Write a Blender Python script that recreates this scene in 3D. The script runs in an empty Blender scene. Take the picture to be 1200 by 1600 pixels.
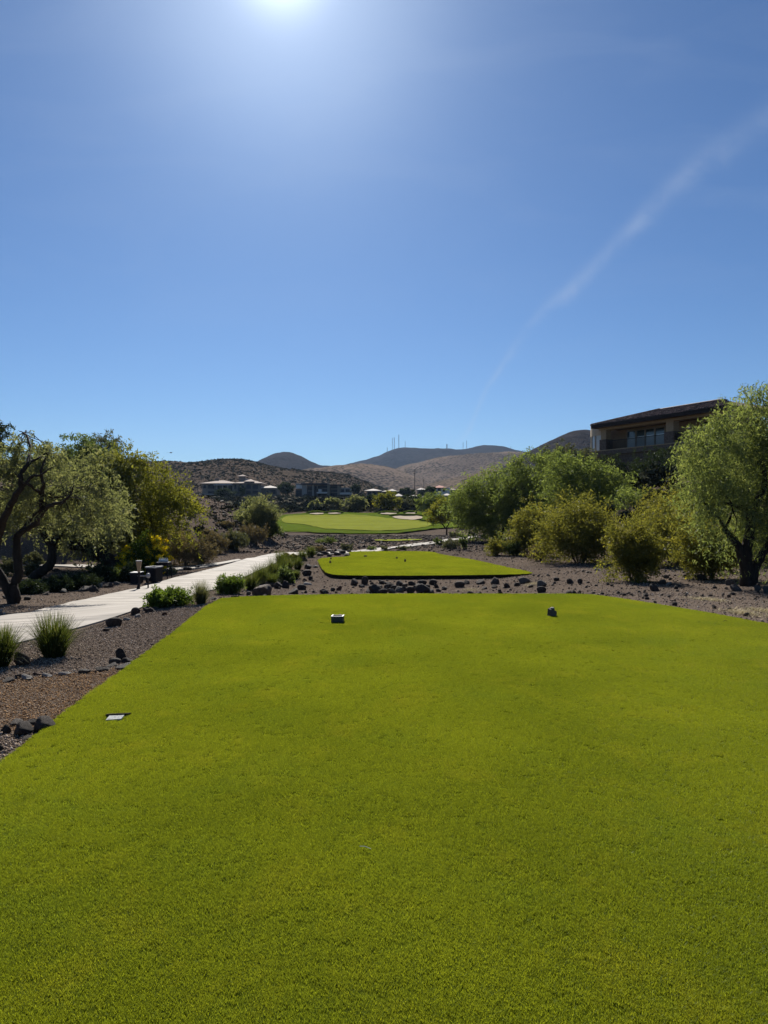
import bpy, math, random
import numpy as np
from mathutils import Vector
R = math.radians
PI = math.pi
sc = bpy.context.scene
rng = np.random.default_rng(7)
random.seed(7)

# ------------------------------------------------------------------ camera, sky, sun, exposure
F = 1120.0; HX, HY = 600.0, 795.0; EYE = 1.65
cam_d = bpy.data.cameras.new("camera"); cam = bpy.data.objects.new("camera", cam_d)
sc.collection.objects.link(cam)
cam.location = (0, 0, EYE); cam.rotation_euler = (R(90 - 0.256), 0, 0)
cam_d.sensor_fit = 'VERTICAL'; cam_d.sensor_height = 24.0; cam_d.lens = 24.0 * F / 1600.0
cam_d.clip_start = 0.1; cam_d.clip_end = 30000
sc.camera = cam

SUN_AZ, SUN_EL = R(-8.2), R(37.3)
world = bpy.data.worlds.new("World"); sc.world = world; world.use_nodes = True
SUN_STRENGTH = 5.0; SKY_STRENGTH = 0.05
sc.view_settings.view_transform = 'Standard'; sc.view_settings.look = 'None'
sc.view_settings.gamma = 1.0; sc.view_settings.use_curve_mapping = False
sc.view_settings.exposure = 0.72

def build_world():
    nt = world.node_tree; N = nt.nodes; L = nt.links; N.clear()
    out = N.new('ShaderNodeOutputWorld'); bg = N.new('ShaderNodeBackground')
    sky = N.new('ShaderNodeTexSky'); sky.sky_type = 'NISHITA'; sky.sun_disc = False
    sky.sun_elevation = SUN_EL; sky.sun_rotation = SUN_AZ
    sky.altitude = 800; sky.air_density = 1.0; sky.dust_density = 0.45; sky.ozone_density = 2.6
    bg.inputs['Strength'].default_value = SKY_STRENGTH
    tc = N.new('ShaderNodeTexCoord'); sep = N.new('ShaderNodeSeparateXYZ')
    L.new(tc.outputs['Generated'], sep.inputs[0])
    def M(op, a, b=None, c=None):
        n = N.new('ShaderNodeMath'); n.operation = op
        for i, v in enumerate((a, b, c)):
            if v is None: continue
            if isinstance(v, (int, float)): n.inputs[i].default_value = v
            else: L.new(v, n.inputs[i])
        return n.outputs[0]
    yy = M('MAXIMUM', sep.outputs[1], 0.05)
    a = M('DIVIDE', sep.outputs[0], yy); b = M('DIVIDE', sep.outputs[2], yy)
    comb = N.new('ShaderNodeCombineXYZ'); L.new(a, comb.inputs[0]); L.new(b, comb.inputs[1])
    # old spreading contrail: a thin cloud band that follows a curve across the sky
    fc = N.new('ShaderNodeFloatCurve'); L.new(M('ADD', a, 0.0), fc.inputs['Value'])
    cu = fc.mapping.curves[0]
    pts = [(0.0, 0.0), (.107, .094), (.143, .165), (.179, .219), (.223, .275), (.286, .330), (.357, .405), (.429, .472), (.536, .545), (.8, .70), (1, .8)]
    cu.points[0].location = pts[0]; cu.points[1].location = pts[-1]
    for p in pts[1:-1]: cu.points.new(*p)
    fc.mapping.update()
    nz = N.new('ShaderNodeTexNoise'); nz.inputs['Scale'].default_value = 14; nz.inputs['Detail'].default_value = 5
    nz.inputs['Distortion'].default_value = 0.6; L.new(comb.outputs[0], nz.inputs['Vector'])
    wob = M('MULTIPLY', M('SUBTRACT', nz.outputs[0], 0.5), 0.028)
    d = M('SUBTRACT', M('ADD', b, wob), fc.outputs[0])
    wid = M('ADD', M('MULTIPLY', a, 0.042), 0.004)
    up = M('DIVIDE', d, wid)
    band = M('MULTIPLY', M('POWER', 2.718, M('MULTIPLY', M('MULTIPLY', up, up), -1.3)), M('MAXIMUM', M('MULTIPLY_ADD', nz.outputs[0], 1.9, -0.4), 0.0))
    mr = N.new('ShaderNodeMapRange'); mr.inputs[1].default_value = .06; mr.inputs[2].default_value = .14; L.new(a, mr.inputs[0])
    mr2 = N.new('ShaderNodeMapRange'); mr2.inputs[1].default_value = .62; mr2.inputs[2].default_value = .35
    mr2.inputs[3].default_value = 0.45; mr2.inputs[4].default_value = 1.0; L.new(a, mr2.inputs[0])
    band = M('MULTIPLY', M('MULTIPLY', band, mr.outputs[0]), mr2.outputs[0])
    # faint high cirrus
    mp = N.new('ShaderNodeMapping'); mp.inputs['Rotation'].default_value = (0, 0, R(-38)); mp.inputs['Scale'].default_value = (2.2, 7.0, 1)
    L.new(comb.outputs[0], mp.inputs['Vector'])
    n2 = N.new('ShaderNodeTexNoise'); n2.inputs['Scale'].default_value = 1.7; n2.inputs['Detail'].default_value = 7; n2.inputs['Distortion'].default_value = 0.8
    L.new(mp.outputs[0], n2.inputs['Vector'])
    cr = N.new('ShaderNodeMapRange'); cr.inputs[1].default_value = .48; cr.inputs[2].default_value = .85; L.new(n2.outputs[0], cr.inputs[0])
    hi = N.new('ShaderNodeMapRange'); hi.inputs[1].default_value = .12; hi.inputs[2].default_value = .5; L.new(b, hi.inputs[0])
    cir = M('MULTIPLY', M('MULTIPLY', cr.outputs[0], hi.outputs[0]), 0.10)
    tot = M('MINIMUM', M('ADD', M('MULTIPLY', band, 0.31), cir), 1.0)
    front = M('GREATER_THAN', sep.outputs[1], 0.05)
    tot = M('MAXIMUM', M('MULTIPLY', tot, front), 0.0)
    mix = N.new('ShaderNodeMix'); mix.data_type = 'RGBA'
    tint = N.new('ShaderNodeMix'); tint.data_type = 'RGBA'; tint.blend_type = 'MULTIPLY'; tint.inputs[0].default_value = 1.0
    L.new(sky.outputs[0], tint.inputs[6]); tint.inputs[7].default_value = (.50, .72, .97, 1)
    L.new(tot, mix.inputs[0]); L.new(tint.outputs[2], mix.inputs[6]); mix.inputs[7].default_value = (5.5, 6.6, 8.6, 1)
    # aureole: light scattered forward by dust close to the sun
    dp = N.new('ShaderNodeVectorMath'); dp.operation = 'DOT_PRODUCT'; L.new(tc.outputs['Generated'], dp.inputs[0])
    dp.inputs[1].default_value = (math.sin(SUN_AZ) * math.cos(SUN_EL), math.cos(SUN_AZ) * math.cos(SUN_EL), math.sin(SUN_EL))
    c = M('MAXIMUM', dp.outputs['Value'], 0.0)
    gl = M('ADD', M('MULTIPLY', M('POWER', c, 1100.0), 12.0), M('ADD', M('MULTIPLY', M('POWER', c, 80.0), 4.2), M('MULTIPLY', M('POWER', c, 14.0), .55)))
    au = N.new('ShaderNodeMix'); au.data_type = 'RGBA'; au.blend_type = 'ADD'; au.inputs[0].default_value = 1.0
    sc3 = N.new('ShaderNodeVectorMath'); sc3.operation = 'SCALE'; sc3.inputs[0].default_value = (.9, .96, 1.0); L.new(gl, sc3.inputs['Scale'])
    L.new(mix.outputs[2], au.inputs[6]); L.new(sc3.outputs[0], au.inputs[7]); mix = au
    L.new(mix.outputs[2], bg.inputs[0]); L.new(bg.outputs[0], out.inputs[0])
build_world()
sl = bpy.data.lights.new("sun", 'SUN'); sun = bpy.data.objects.new("sun", sl); sc.collection.objects.link(sun)
sl.energy = SUN_STRENGTH; sl.angle = R(0.53); sl.color = (1.0, 0.95, 0.86)
sdir = Vector((math.sin(SUN_AZ) * math.cos(SUN_EL), math.cos(SUN_AZ) * math.cos(SUN_EL), math.sin(SUN_EL)))
sun.rotation_euler = sdir.to_track_quat('Z', 'Y').to_euler(); sun.location = (0, 0, 50)

# ------------------------------------------------------------------ helpers
def W(x, y, Y):
    return np.array([(x - HX) / F * Y, Y, EYE - (y - HY) / F * Y])
def hashn(ix, iy, s):
    n = (ix * 374761393 + iy * 668265263 + s * 974634777) & 0xffffffff
    n = ((n ^ (n >> 13)) * 1274126177) & 0xffffffff
    return ((n ^ (n >> 16)) & 0xffff) / 65535.0
def vnoise(x, y, s=0):
    x = np.asarray(x, float); y = np.asarray(y, float)
    ix = np.floor(x).astype(np.int64); iy = np.floor(y).astype(np.int64)
    fx = x - ix; fy = y - iy; fx = fx * fx * (3 - 2 * fx); fy = fy * fy * (3 - 2 * fy)
    a = hashn(ix, iy, s); b = hashn(ix + 1, iy, s); c = hashn(ix, iy + 1, s); d = hashn(ix + 1, iy + 1, s)
    return (a * (1 - fx) + b * fx) * (1 - fy) + (c * (1 - fx) + d * fx) * fy
def fbm(x, y, o=4, s=0):
    t = 0; amp = .5; f = 1.0; tot = 0
    for i in range(o):
        t = t + amp * vnoise(np.asarray(x) * f, np.asarray(y) * f, s + i); tot += amp; amp *= .5; f *= 2.03
    return t / tot
def ss(x, a, b):
    t = np.clip((x - a) / (b - a), 0, 1); return t * t * (3 - 2 * t)

def poly_dist(X, Y, P):
    """distance outside polygon (0 inside)"""
    P = np.asarray(P); X = np.asarray(X, float); Y = np.asarray(Y, float)
    ins = np.zeros(X.shape, bool); dm = np.full(X.shape, 1e9)
    n = len(P)
    for i in range(n):
        x1, y1 = P[i]; x2, y2 = P[(i + 1) % n]
        c = ((y1 > Y) != (y2 > Y)) & (X < (x2 - x1) * (Y - y1) / ((y2 - y1) if y2 != y1 else 1e-9) + x1)
        ins ^= c
        dx, dy = x2 - x1, y2 - y1
        t = np.clip(((X - x1) * dx + (Y - y1) * dy) / (dx * dx + dy * dy + 1e-12), 0, 1)
        dm = np.minimum(dm, np.hypot(X - x1 - t * dx, Y - y1 - t * dy))
    return np.where(ins, -dm, dm)
def smooth_poly(P, n=3, closed=True):
    P = np.asarray(P, float)
    for _ in range(n):
        Q = np.roll(P, -1, 0)
        A = P * .75 + Q * .25; B = P * .25 + Q * .75
        P = np.stack([A, B], 1).reshape(-1, P.shape[1])
    return P
def plane_pts(px, z):
    return np.array([[(x - HX) / F * ((EYE - z) * F / (y - HY)), (EYE - z) * F / (y - HY)] for x, y in px])

TEE1 = np.vstack([[[-2.2, -7.0]], plane_pts([(0, 1190), (100, 1111), (190, 1046), (270, 987), (322, 946), (345, 934.5), (380, 932), (450, 929.5), (600, 927.5),
                 (760, 927.5), (880, 927.5), (925, 928.5), (960, 933), (1000, 939), (1100, 955.5), (1200, 974), (1290, 994)], 0.0), [[7.5, 2.0], [7.5, -7.0]]])
T2Z = -1.30
TEE2 = plane_pts([(496, 872.5), (500, 882), (506, 891), (514, 896.5), (530, 898.5), (600, 899.5), (720, 898.5), (790, 897.5), (825, 896.5), (834, 894.5), (800, 888), (744, 875),
                  (700, 868), (686, 865.5), (674, 861.5), (620, 861), (560, 861.5), (544, 862.5), (549, 866), (546, 869.5), (520, 870.5)], T2Z)

def base_h(X, Y):
    X = np.asarray(X, float); Y = np.asarray(Y, float)
    zl = np.interp(Y, [-50, 6, 13, 20, 27, 31, 50, 55, 70, 95, 119, 122, 165, 190, 230, 300, 350, 450, 1000, 9000],
                   [0, -.05, -.5, -1.05, -1.4, -1.44, -1.46, -1.45, -1.5, -2.1, -2.78, -2.72, .3, .9, 2.7, 5.8, 8, 10, 12, 14])
    zr = np.interp(Y, [-50, 6, 13, 20, 28, 35, 45, 55], [0, -.05, -.32, -.6, -.9, -1.2, -1.42, -1.45])
    zr = np.where(Y > 50, zl, zr)
    w = ss(X, 2.0, 8.0)
    z = zl * (1 - w) + zr * w
    # left bank
    toe = np.interp(Y, [18, 33, 38, 45, 55, 75, 95, 118, 140], [-34, -28, -21, -12.5, -9.8, -9.5, -13, -30, -60])
    d = np.maximum(toe - X, 0)
    bk = 6.5 * (1 - np.exp(-d * .75 / 6.5)) * ss(Y, 20, 40) * (1 - ss(Y, 130, 200))
    bk = bk * (1 + .35 * (fbm(X * .12, Y * .12, 3, 5) - .5)) + np.minimum(d, 1.5) * .3 * (fbm(X * .5, Y * .5, 3, 9) - .5)
    # right bank up to the house
    toe = np.interp(Y, [10, 20, 35, 50, 70, 90, 130, 200], [18, 15, 13, 12.5, 13, 15, 30, 75])
    d = np.maximum(X - toe, 0)
    br = 8.6 * (1 - np.exp(-d * .85 / 8.6)) * ss(Y, 16, 55) * (1 - ss(Y, 150, 260))
    z = z + bk + br
    # greenside mounding
    z = z + .9 * np.exp(-((X - 14) / 10) ** 2 - ((Y - 172) / 7) ** 2) + .5 * np.exp(-((X + 14) / 9) ** 2 - ((Y - 172) / 6) ** 2)
    return z
def ground(X, Y):
    X = np.atleast_1d(np.asarray(X, float)); Y = np.atleast_1d(np.asarray(Y, float))
    z = base_h(X, Y)
    n = (fbm(X * .35, Y * .35, 4, 3) - .5)
    z = z + n * np.clip(.04 + np.abs(Y) * .003, .03, .6)
    d1 = poly_dist(X, Y, TEE1); m = Y < 40
    t = np.clip(d1 / 6.0, 0, 1)
    z = np.where(m, -.045 * (1 - t) + z * t - .02 * ss(d1, 0, .5) * (1 - t), z)
    m2 = (Y > 25) & (Y < 60)
    d2 = poly_dist(X, Y, TEE2); t2 = ss(d2, .3, 3.0)
    z = np.where(m2, (T2Z - .18) * (1 - t2) + z * t2, z)
    return z
def gz(x, y): return float(ground(x, y)[0])
_YS = np.concatenate([np.linspace(1.5, 60, 900), np.linspace(60.1, 420, 900)])
def gp(px, py):
    X = (px - HX) / F * _YS; zr = EYE - (py - HY) / F * _YS
    d = zr - ground(X, _YS)
    k = np.where(d < 0)[0]
    if len(k) == 0: return np.array([X[-1], _YS[-1], zr[-1]])
    k = k[0]
    if k == 0: return np.array([X[0], _YS[0], zr[0]])
    t = d[k - 1] / (d[k - 1] - d[k]); Y = _YS[k - 1] + t * (_YS[k] - _YS[k - 1]); x = (px - HX) / F * Y
    return np.array([x, Y, gz(x, Y)])

def mesh_np(name, V, Fc, attrs=None, smooth=False, fattrs=None):
    V = np.asarray(V, np.float32); Fc = np.asarray(Fc, np.int32)
    me = bpy.data.meshes.new(name)
    me.vertices.add(len(V)); me.vertices.foreach_set('co', V.ravel())
    if len(Fc):
        m, k = Fc.shape
        me.loops.add(m * k); me.loops.foreach_set('vertex_index', Fc.ravel())
        me.polygons.add(m); me.polygons.foreach_set('loop_start', np.arange(0, m * k, k, dtype=np.int32))
        me.polygons.foreach_set('loop_total', np.full(m, k, np.int32))
        if smooth: me.polygons.foreach_set('use_smooth', np.ones(m, bool))
    me.update(calc_edges=True)
    for nm, arr in (attrs or {}).items():
        arr = np.asarray(arr, np.float32)
        if arr.ndim == 2:
            a = me.attributes.new(nm, 'FLOAT_VECTOR', 'POINT'); a.data.foreach_set('vector', arr.ravel())
        else:
            a = me.attributes.new(nm, 'FLOAT', 'POINT'); a.data.foreach_set('value', arr)
    for nm, arr in (fattrs or {}).items():
        a = me.attributes.new(nm, 'FLOAT', 'FACE'); a.data.foreach_set('value', np.asarray(arr, np.float32))
    return me
def obj(name, me, mat=None, parent=None, loc=None):
    o = bpy.data.objects.new(name, me); sc.collection.objects.link(o)
    if mat is not None and me is not None and not me.materials: me.materials.append(mat)
    if parent: o.parent = parent
    if loc is not None: o.location = loc
    return o
def tag(o, label=None, cat=None, group=None, kind=None):
    if label: o['label'] = label
    if cat: o['category'] = cat
    if group: o['group'] = group
    if kind: o['kind'] = kind
    return o
def empty(name, loc, rz=0, label=None, cat=None, group=None):
    o = bpy.data.objects.new(name, None); sc.collection.objects.link(o)
    o.location = loc; o.rotation_euler = (0, 0, rz); o.empty_display_size = .2
    return tag(o, label, cat, group)

class MB:
    """collects boxes, prisms and tubes into one mesh of triangles/quads"""
    def __init__(s): s.v = []; s.f = []
    def add(s, V, Fs):
        n = len(s.v); s.v += [tuple(map(float, p)) for p in V]; s.f += [tuple(i + n for i in f) for f in Fs]; return s
    def box(s, x0, x1, y0, y1, z0, z1, tf=None):
        P = [(x, y, z) for z in (z0, z1) for y in (y0, y1) for x in (x0, x1)]
        if tf: P = [tf(*p) for p in P]
        return s.add(P, [(0, 2, 3, 1), (4, 5, 7, 6), (0, 1, 5, 4), (2, 6, 7, 3), (0, 4, 6, 2), (1, 3, 7, 5)])
    def tube(s, pts, rad, n=6, cap=True):
        pts = [Vector(p) for p in pts]; m = len(pts)
        if isinstance(rad, (int, float)): rad = [rad] * m
        base = len(s.v); up = Vector((.31, .22, .92)).normalized()
        for i, p in enumerate(pts):
            d = (pts[min(i + 1, m - 1)] - pts[max(i - 1, 0)])
            d = d.normalized() if d.length > 1e-9 else Vector((0, 0, 1))
            a = d.cross(up)
            if a.length < .1: a = d.cross(Vector((1, 0, 0)))
            a.normalize(); b = d.cross(a)
            for k in range(n):
                t = 2 * PI * k / n
                s.v.append(tuple(p + (a * math.cos(t) + b * math.sin(t)) * rad[i]))
        for i in range(m - 1):
            for k in range(n):
                a0 = base + i * n + k; a1 = base + i * n + (k + 1) % n
                s.f.append((a0, a1, a1 + n, a0 + n))
        if cap:
            s.f.append(tuple(base + k for k in range(n))[::-1]); s.f.append(tuple(base + (m - 1) * n + k for k in range(n)))
        return s
    def build(s, name, mat, parent=None, smooth=False, loc=None):
        me = bpy.data.meshes.new(name); me.from_pydata(s.v, [], s.f); me.update()
        if smooth: me.polygons.foreach_set('use_smooth', np.ones(len(me.polygons), bool))
        return obj(name, me, mat, parent, loc)

# ------------------------------------------------------------------ materials
class NT:
    def __init__(s, name):
        s.m = bpy.data.materials.new(name); s.m.use_nodes = True; s.t = s.m.node_tree; s.t.nodes.clear()
        s.out = s.t.nodes.new('ShaderNodeOutputMaterial')
    def n(s, typ, **k):
        x = s.t.nodes.new(typ)
        for a, b in k.items(): setattr(x, a, b)
        return x
    def l(s, a, b): s.t.links.new(a, b)
    def pos(s): return s.n('ShaderNodeNewGeometry').outputs['Position']
    def noise(s, scale, detail=4, rough=.55, vec=None, stretch=None, dist=0):
        x = s.n('ShaderNodeTexNoise'); x.inputs['Scale'].default_value = scale; x.inputs['Detail'].default_value = detail
        x.inputs['Roughness'].default_value = rough; x.inputs['Distortion'].default_value = dist
        v = vec or s.pos()
        if stretch:
            mp = s.n('ShaderNodeMapping'); mp.inputs['Scale'].default_value = stretch; s.l(v, mp.inputs[0]); v = mp.outputs[0]
        s.l(v, x.inputs['Vector']); return x.outputs[0]
    def ramp(s, f, stops):
        x = s.n('ShaderNodeValToRGB'); s.l(f, x.inputs[0]); e = x.color_ramp.elements
        while len(e) < len(stops): e.new(.5)
        for i, (p, c) in enumerate(stops):
            e[i].position = p; e[i].color = (*c, 1) if len(c) == 3 else c
        return x.outputs[0]
    def mix(s, f, a, b, bt='MIX'):
        x = s.n('ShaderNodeMix', data_type='RGBA', blend_type=bt)
        for v, i in ((f, 0), (a, 6), (b, 7)):
            if isinstance(v, (int, float)): x.inputs[i].default_value = v
            elif isinstance(v, tuple): x.inputs[i].default_value = (*v, 1) if len(v) == 3 else v
            else: s.l(v, x.inputs[i])
        return x.outputs[2]
    def mr(s, f, a, b, c=0., d=1.):
        x = s.n('ShaderNodeMapRange'); s.l(f, x.inputs[0])
        for i, v in enumerate((a, b, c, d)): x.inputs[i + 1].default_value = v
        return x.outputs[0]
    def bump(s, h, strength=.5, dist=.02):
        x = s.n('ShaderNodeBump'); x.inputs['Strength'].default_value = strength; x.inputs['Distance'].default_value = dist
        s.l(h, x.inputs['Height']); return x.outputs[0]
    def diff(s, col, normal=None):
        d = s.n('ShaderNodeBsdfDiffuse')
        if isinstance(col, tuple): d.inputs[0].default_value = (*col, 1)
        else: s.l(col, d.inputs[0])
        if normal: s.l(normal, d.inputs['Normal'])
        s.l(d.outputs[0], s.out.inputs[0]); return s.m
    def pbr(s, col, rough=.8, spec=.3, normal=None, metal=0):
        p = s.n('ShaderNodeBsdfPrincipled')
        if isinstance(col, tuple): p.inputs['Base Color'].default_value = (*col, 1)
        else: s.l(col, p.inputs['Base Color'])
        p.inputs['Roughness'].default_value = rough; p.inputs['Specular IOR Level'].default_value = spec; p.inputs['Metallic'].default_value = metal
        if normal: s.l(normal, p.inputs['Normal'])
        s.l(p.outputs[0], s.out.inputs[0]); return s.m
def simple(name, col, rough=.7, spec=.3, var=.25, scale=6, metal=0, bump=0):
    t = NT(name); f = t.noise(scale, 5)
    lo = tuple(c * (1 - var) for c in col); hi = tuple(min(1, c * (1 + var)) for c in col)
    c = t.ramp(f, [(.3, lo), (.7, hi)])
    nrm = t.bump(t.noise(scale * 4, 4), bump, .02) if bump else None
    return t.pbr(c, rough, spec, nrm, metal)

def foliage_mat(name, dark, light, third=None, trans=.60, gloss=.012):
    t = NT(name)
    at = t.n('ShaderNodeAttribute', attribute_name='tint')
    stops = [(0.0, dark), (.75, light)] + ([(1.0, third)] if third else [])
    c = t.ramp(at.outputs['Fac'], stops)
    d = t.n('ShaderNodeBsdfDiffuse'); tr = t.n('ShaderNodeBsdfTranslucent'); g = t.n('ShaderNodeBsdfGlossy'); g.inputs['Roughness'].default_value = .45
    t.l(c, d.inputs[0])
    tc = t.mix(1.0, c, (1.25, 1.15, .55), 'MULTIPLY'); t.l(tc, tr.inputs[0])
    m1 = t.n('ShaderNodeMixShader'); m1.inputs[0].default_value = trans; t.l(d.outputs[0], m1.inputs[1]); t.l(tr.outputs[0], m1.inputs[2])
    m2 = t.n('ShaderNodeMixShader'); m2.inputs[0].default_value = gloss; t.l(m1.outputs[0], m2.inputs[1]); t.l(g.outputs[0], m2.inputs[2])
    t.l(m2.outputs[0], t.out.inputs[0]); return t.m
M = {}
M['mesquite'] = foliage_mat('mesquite leaves', (0.083, 0.105, 0.058), (0.187, 0.209, 0.127), (0.261, 0.269, 0.198))
M['mesquite_deep'] = foliage_mat('deep mesquite leaves', (0.045, 0.071, 0.031), (0.103, 0.145, 0.057), (0.157, 0.205, 0.085))
M['mesquite_green'] = foliage_mat('green mesquite leaves', (.066, .098, .036), (.155, .205, .075), (.22, .27, .11), trans=.6)
M['palo'] = foliage_mat('palo verde leaves', (0.078, 0.095, 0.020), (0.177, 0.189, 0.038), (0.270, 0.257, 0.057))
M['willow'] = foliage_mat('willow leaves', (0.085, 0.124, 0.049), (0.193, 0.240, 0.105), (0.277, 0.310, 0.157))
M['creosote'] = foliage_mat('creosote leaves', (0.077, 0.087, 0.027), (0.173, 0.178, 0.048), (0.308, 0.278, 0.051))
M['grey_leaf'] = foliage_mat('grey green leaves', (0.061, 0.068, 0.043), (0.128, 0.142, 0.088), (0.203, 0.216, 0.135), trans=.3)
M['dark_leaf'] = foliage_mat('dark leaves', (0.016, 0.026, 0.016), (0.041, 0.061, 0.030), (0.068, 0.095, 0.041), trans=.25)
M['dry_leaf'] = foliage_mat('dry brush', (0.096, 0.079, 0.051), (0.211, 0.173, 0.110), (0.299, 0.260, 0.151), trans=.25)
M['fresh_leaf'] = foliage_mat('fresh leaves', (0.040, 0.075, 0.014), (0.103, 0.161, 0.031), (0.161, 0.218, 0.049))
M['flower'] = foliage_mat('yellow flowers', (0.567, 0.405, 0.020), (0.800, 0.648, 0.027), (0.800, 0.800, 0.068), trans=.35)
M['clump'] = foliage_mat('clump grass', (0.030, 0.047, 0.013), (0.074, 0.099, 0.030), (0.147, 0.147, 0.069))
M['clump_blue'] = foliage_mat('blue clump grass', (0.052, 0.063, 0.035), (0.109, 0.121, 0.069), (0.173, 0.173, 0.115))
M['straw'] = simple('straw', (.44, .36, .20), .8, .1)
def bark(name, col):
    t = NT(name); f = t.noise(9, 6, .7, stretch=(1, 1, .25)); c = t.ramp(f, [(.3, tuple(v * .55 for v in col)), (.7, tuple(v * 1.4 for v in col))])
    return t.pbr(c, .9, .15, t.bump(f, .8, .03))
M['bark'] = bark('dark bark', (.030, .024, .019))
M['stem'] = bark('shrub stems', (.075, .060, .042))

def mat_grass(name, dark, light, yellow, far=False):
    t = NT(name); p = t.pos()
    big = t.noise(.55, 4, .55, p); med = t.noise(1.6, 6, .7, p, stretch=(1.0, .8, 1), dist=.4); fine = t.noise(45, 3, .7, p)
    inst = t.n('ShaderNodeAttribute', attribute_name='tint')
    f = t.mr(big, .36, .66); c = t.mix(f, dark, light)
    c = t.mix(t.mr(med, .52, .76, 0, .6), c, yellow)
    c = t.mix(t.mr(t.noise(.9, 5, .65, p, dist=.5),   .52, .76, 0, .4), c, (dark[0] * .75, dark[1] * 1.05, dark[2] * 2.2)); dk = t.mr(t.noise(2.1, 3, .6, p), .64, .74, 0, .5); c = t.mix(dk, c, tuple(v * .6 for v in dark))
    if far:
        c = t.mix(t.mr(fine, .3, .7, 0, .5), c, tuple(v * .75 for v in dark))
        stripe = t.noise(.25, 2, .5, p, stretch=(.05, 1.0, 1)); c = t.mix(t.mr(stripe, .4, .6, 0, .35), c, tuple(v * 1.15 for v in light))
        return t.diff(c, t.bump(t.noise(30, 3, .7, p), .3, .01))
    c = t.mix(t.mr(inst.outputs['Fac'], 0, .6, .55, 0), c, tuple(v * .35 for v in dark)); c = t.mix(t.mr(inst.outputs['Fac'], .6, 1, 0, .8), c, tuple(v * 1.7 for v in light))
    d = t.n('ShaderNodeBsdfDiffuse'); tr = t.n('ShaderNodeBsdfTranslucent'); g = t.n('ShaderNodeBsdfGlossy'); g.inputs['Roughness'].default_value = .5
    t.l(c, d.inputs[0]); t.l(t.mix(1.0, c, (1.3, 1.15, .5), 'MULTIPLY'), tr.inputs[0])
    m1 = t.n('ShaderNodeMixShader'); m1.inputs[0].default_value = .5; t.l(d.outputs[0], m1.inputs[1]); t.l(tr.outputs[0], m1.inputs[2])
    m2 = t.n('ShaderNodeMixShader'); m2.inputs[0].default_value = .02; t.l(m1.outputs[0], m2.inputs[1]); t.l(g.outputs[0], m2.inputs[2])
    t.l(m2.outputs[0], t.out.inputs[0]); return t.m
M['tee_blades'] = mat_grass('tee grass', (.165, .218, .022), (.255, .312, .030), (.37, .365, .045))
M['tee_soil'] = mat_grass('tee thatch', (.055, .068, .004), (.075, .09, .005), (.09, .09, .01), far=True)
M['rough'] = mat_grass('rough turf', (.070, .100, .014), (.095, .130, .018), (.11, .14, .02), far=True)
M['green'] = mat_grass('putting green turf', (.175, .190, .032), (.205, .225, .040), (.24, .25, .05), far=True)

def mat_ground():
    t = NT('desert gravel'); p = t.pos()
    sep = t.n('ShaderNodeSeparateXYZ'); t.l(p, sep.inputs[0])
    n1 = t.noise(.25, 5, .6, p); n2 = t.noise(2.2, 6, .65, p); n3 = t.noise(38, 4, .75, p)
    c = t.ramp(n1, [(.35, (.080, .062, .050)), (.65, (.130, .100, .078))])
    c = t.mix(t.mr(n2, .35, .7, 0, .65), c, (.115, .092, .078))
    vo = t.n('ShaderNodeTexVoronoi'); vo.inputs['Scale'].default_value = 55; t.l(p, vo.inputs['Vector'])
    spk = t.n('ShaderNodeSeparateColor'); t.l(vo.outputs['Color'], spk.inputs[0])
    c = t.mix(t.mr(spk.outputs[0], .55, 1, 0, .6), c, (.25, .20, .155)); c = t.mix(t.mr(spk.outputs[1], .6, 1, 0, .7), c, (.035, .028, .026))
    vo2 = t.n('ShaderNodeTexVoronoi'); vo2.inputs['Scale'].default_value = 5.5; t.l(p, vo2.inputs['Vector'])
    far = t.mr(sep.outputs[1], 45, 95)
    dots = t.n('ShaderNodeMath', operation='MULTIPLY'); t.l(t.mr(vo2.outputs['Distance'], .38, .22), dots.inputs[0]); t.l(far, dots.inputs[1])
    c = t.mix(dots.outputs[0], c, (.045, .038, .034))
    vfar = t.mr(sep.outputs[1], 175, 215)
    scrub = t.ramp(t.noise(.35, 6, .7, p), [(.35, (.045, .046, .032)), (.55, (.095, .084, .062)), (.75, (.16, .13, .10))])
    c = t.mix(vfar, c, scrub)
    h = t.n('ShaderNodeMath', operation='ADD'); t.l(vo.outputs['Distance'], h.inputs[0]); t.l(n3, h.inputs[1])
    return t.diff(c, t.bump(h.outputs[0], .6, .015))
M['ground'] = mat_ground()
def mat_hill(name, soil, soil2, scrub, dotscale, amt=.8, mottled=.006):
    t = NT(name); p = t.pos()
    n1 = t.noise(mottled, 6, .6, p); c = t.mix(t.mr(n1, .38, .62), soil, soil2)
    vo = t.n('ShaderNodeTexVoronoi'); vo.inputs['Scale'].default_value = dotscale; vo.inputs['Randomness'].default_value = 1; t.l(p, vo.inputs['Vector'])
    dens = t.mr(t.noise(mottled * 3.1, 5, .6, p), .35, .7, .30, .62)
    gt = t.n('ShaderNodeMath', operation='SUBTRACT'); t.l(dens, gt.inputs[0]); t.l(vo.outputs['Distance'], gt.inputs[1])
    f = t.mr(gt.outputs[0], -.05, .1, 0, amt); c = t.mix(f, c, scrub)
    n2 = t.noise(dotscale * .35, 6, .75, p); c = t.mix(t.mr(n2, .52, .72, 0, .5), c, tuple(v * .7 for v in scrub))
    return t.diff(c, t.bump(t.noise(dotscale * .5, 5, .7, p), .8, 1.0 / dotscale))
M['hill_near'] = mat_hill('near hill scrub', (.150, .110, .080), (.090, .068, .053), (.034, .032, .022), .42, .85)
M['hill_tan'] = mat_hill('tan hill', (.225, .168, .125), (.125, .096, .076), (.035, .032, .025), .16, .85, .0035)
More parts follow.
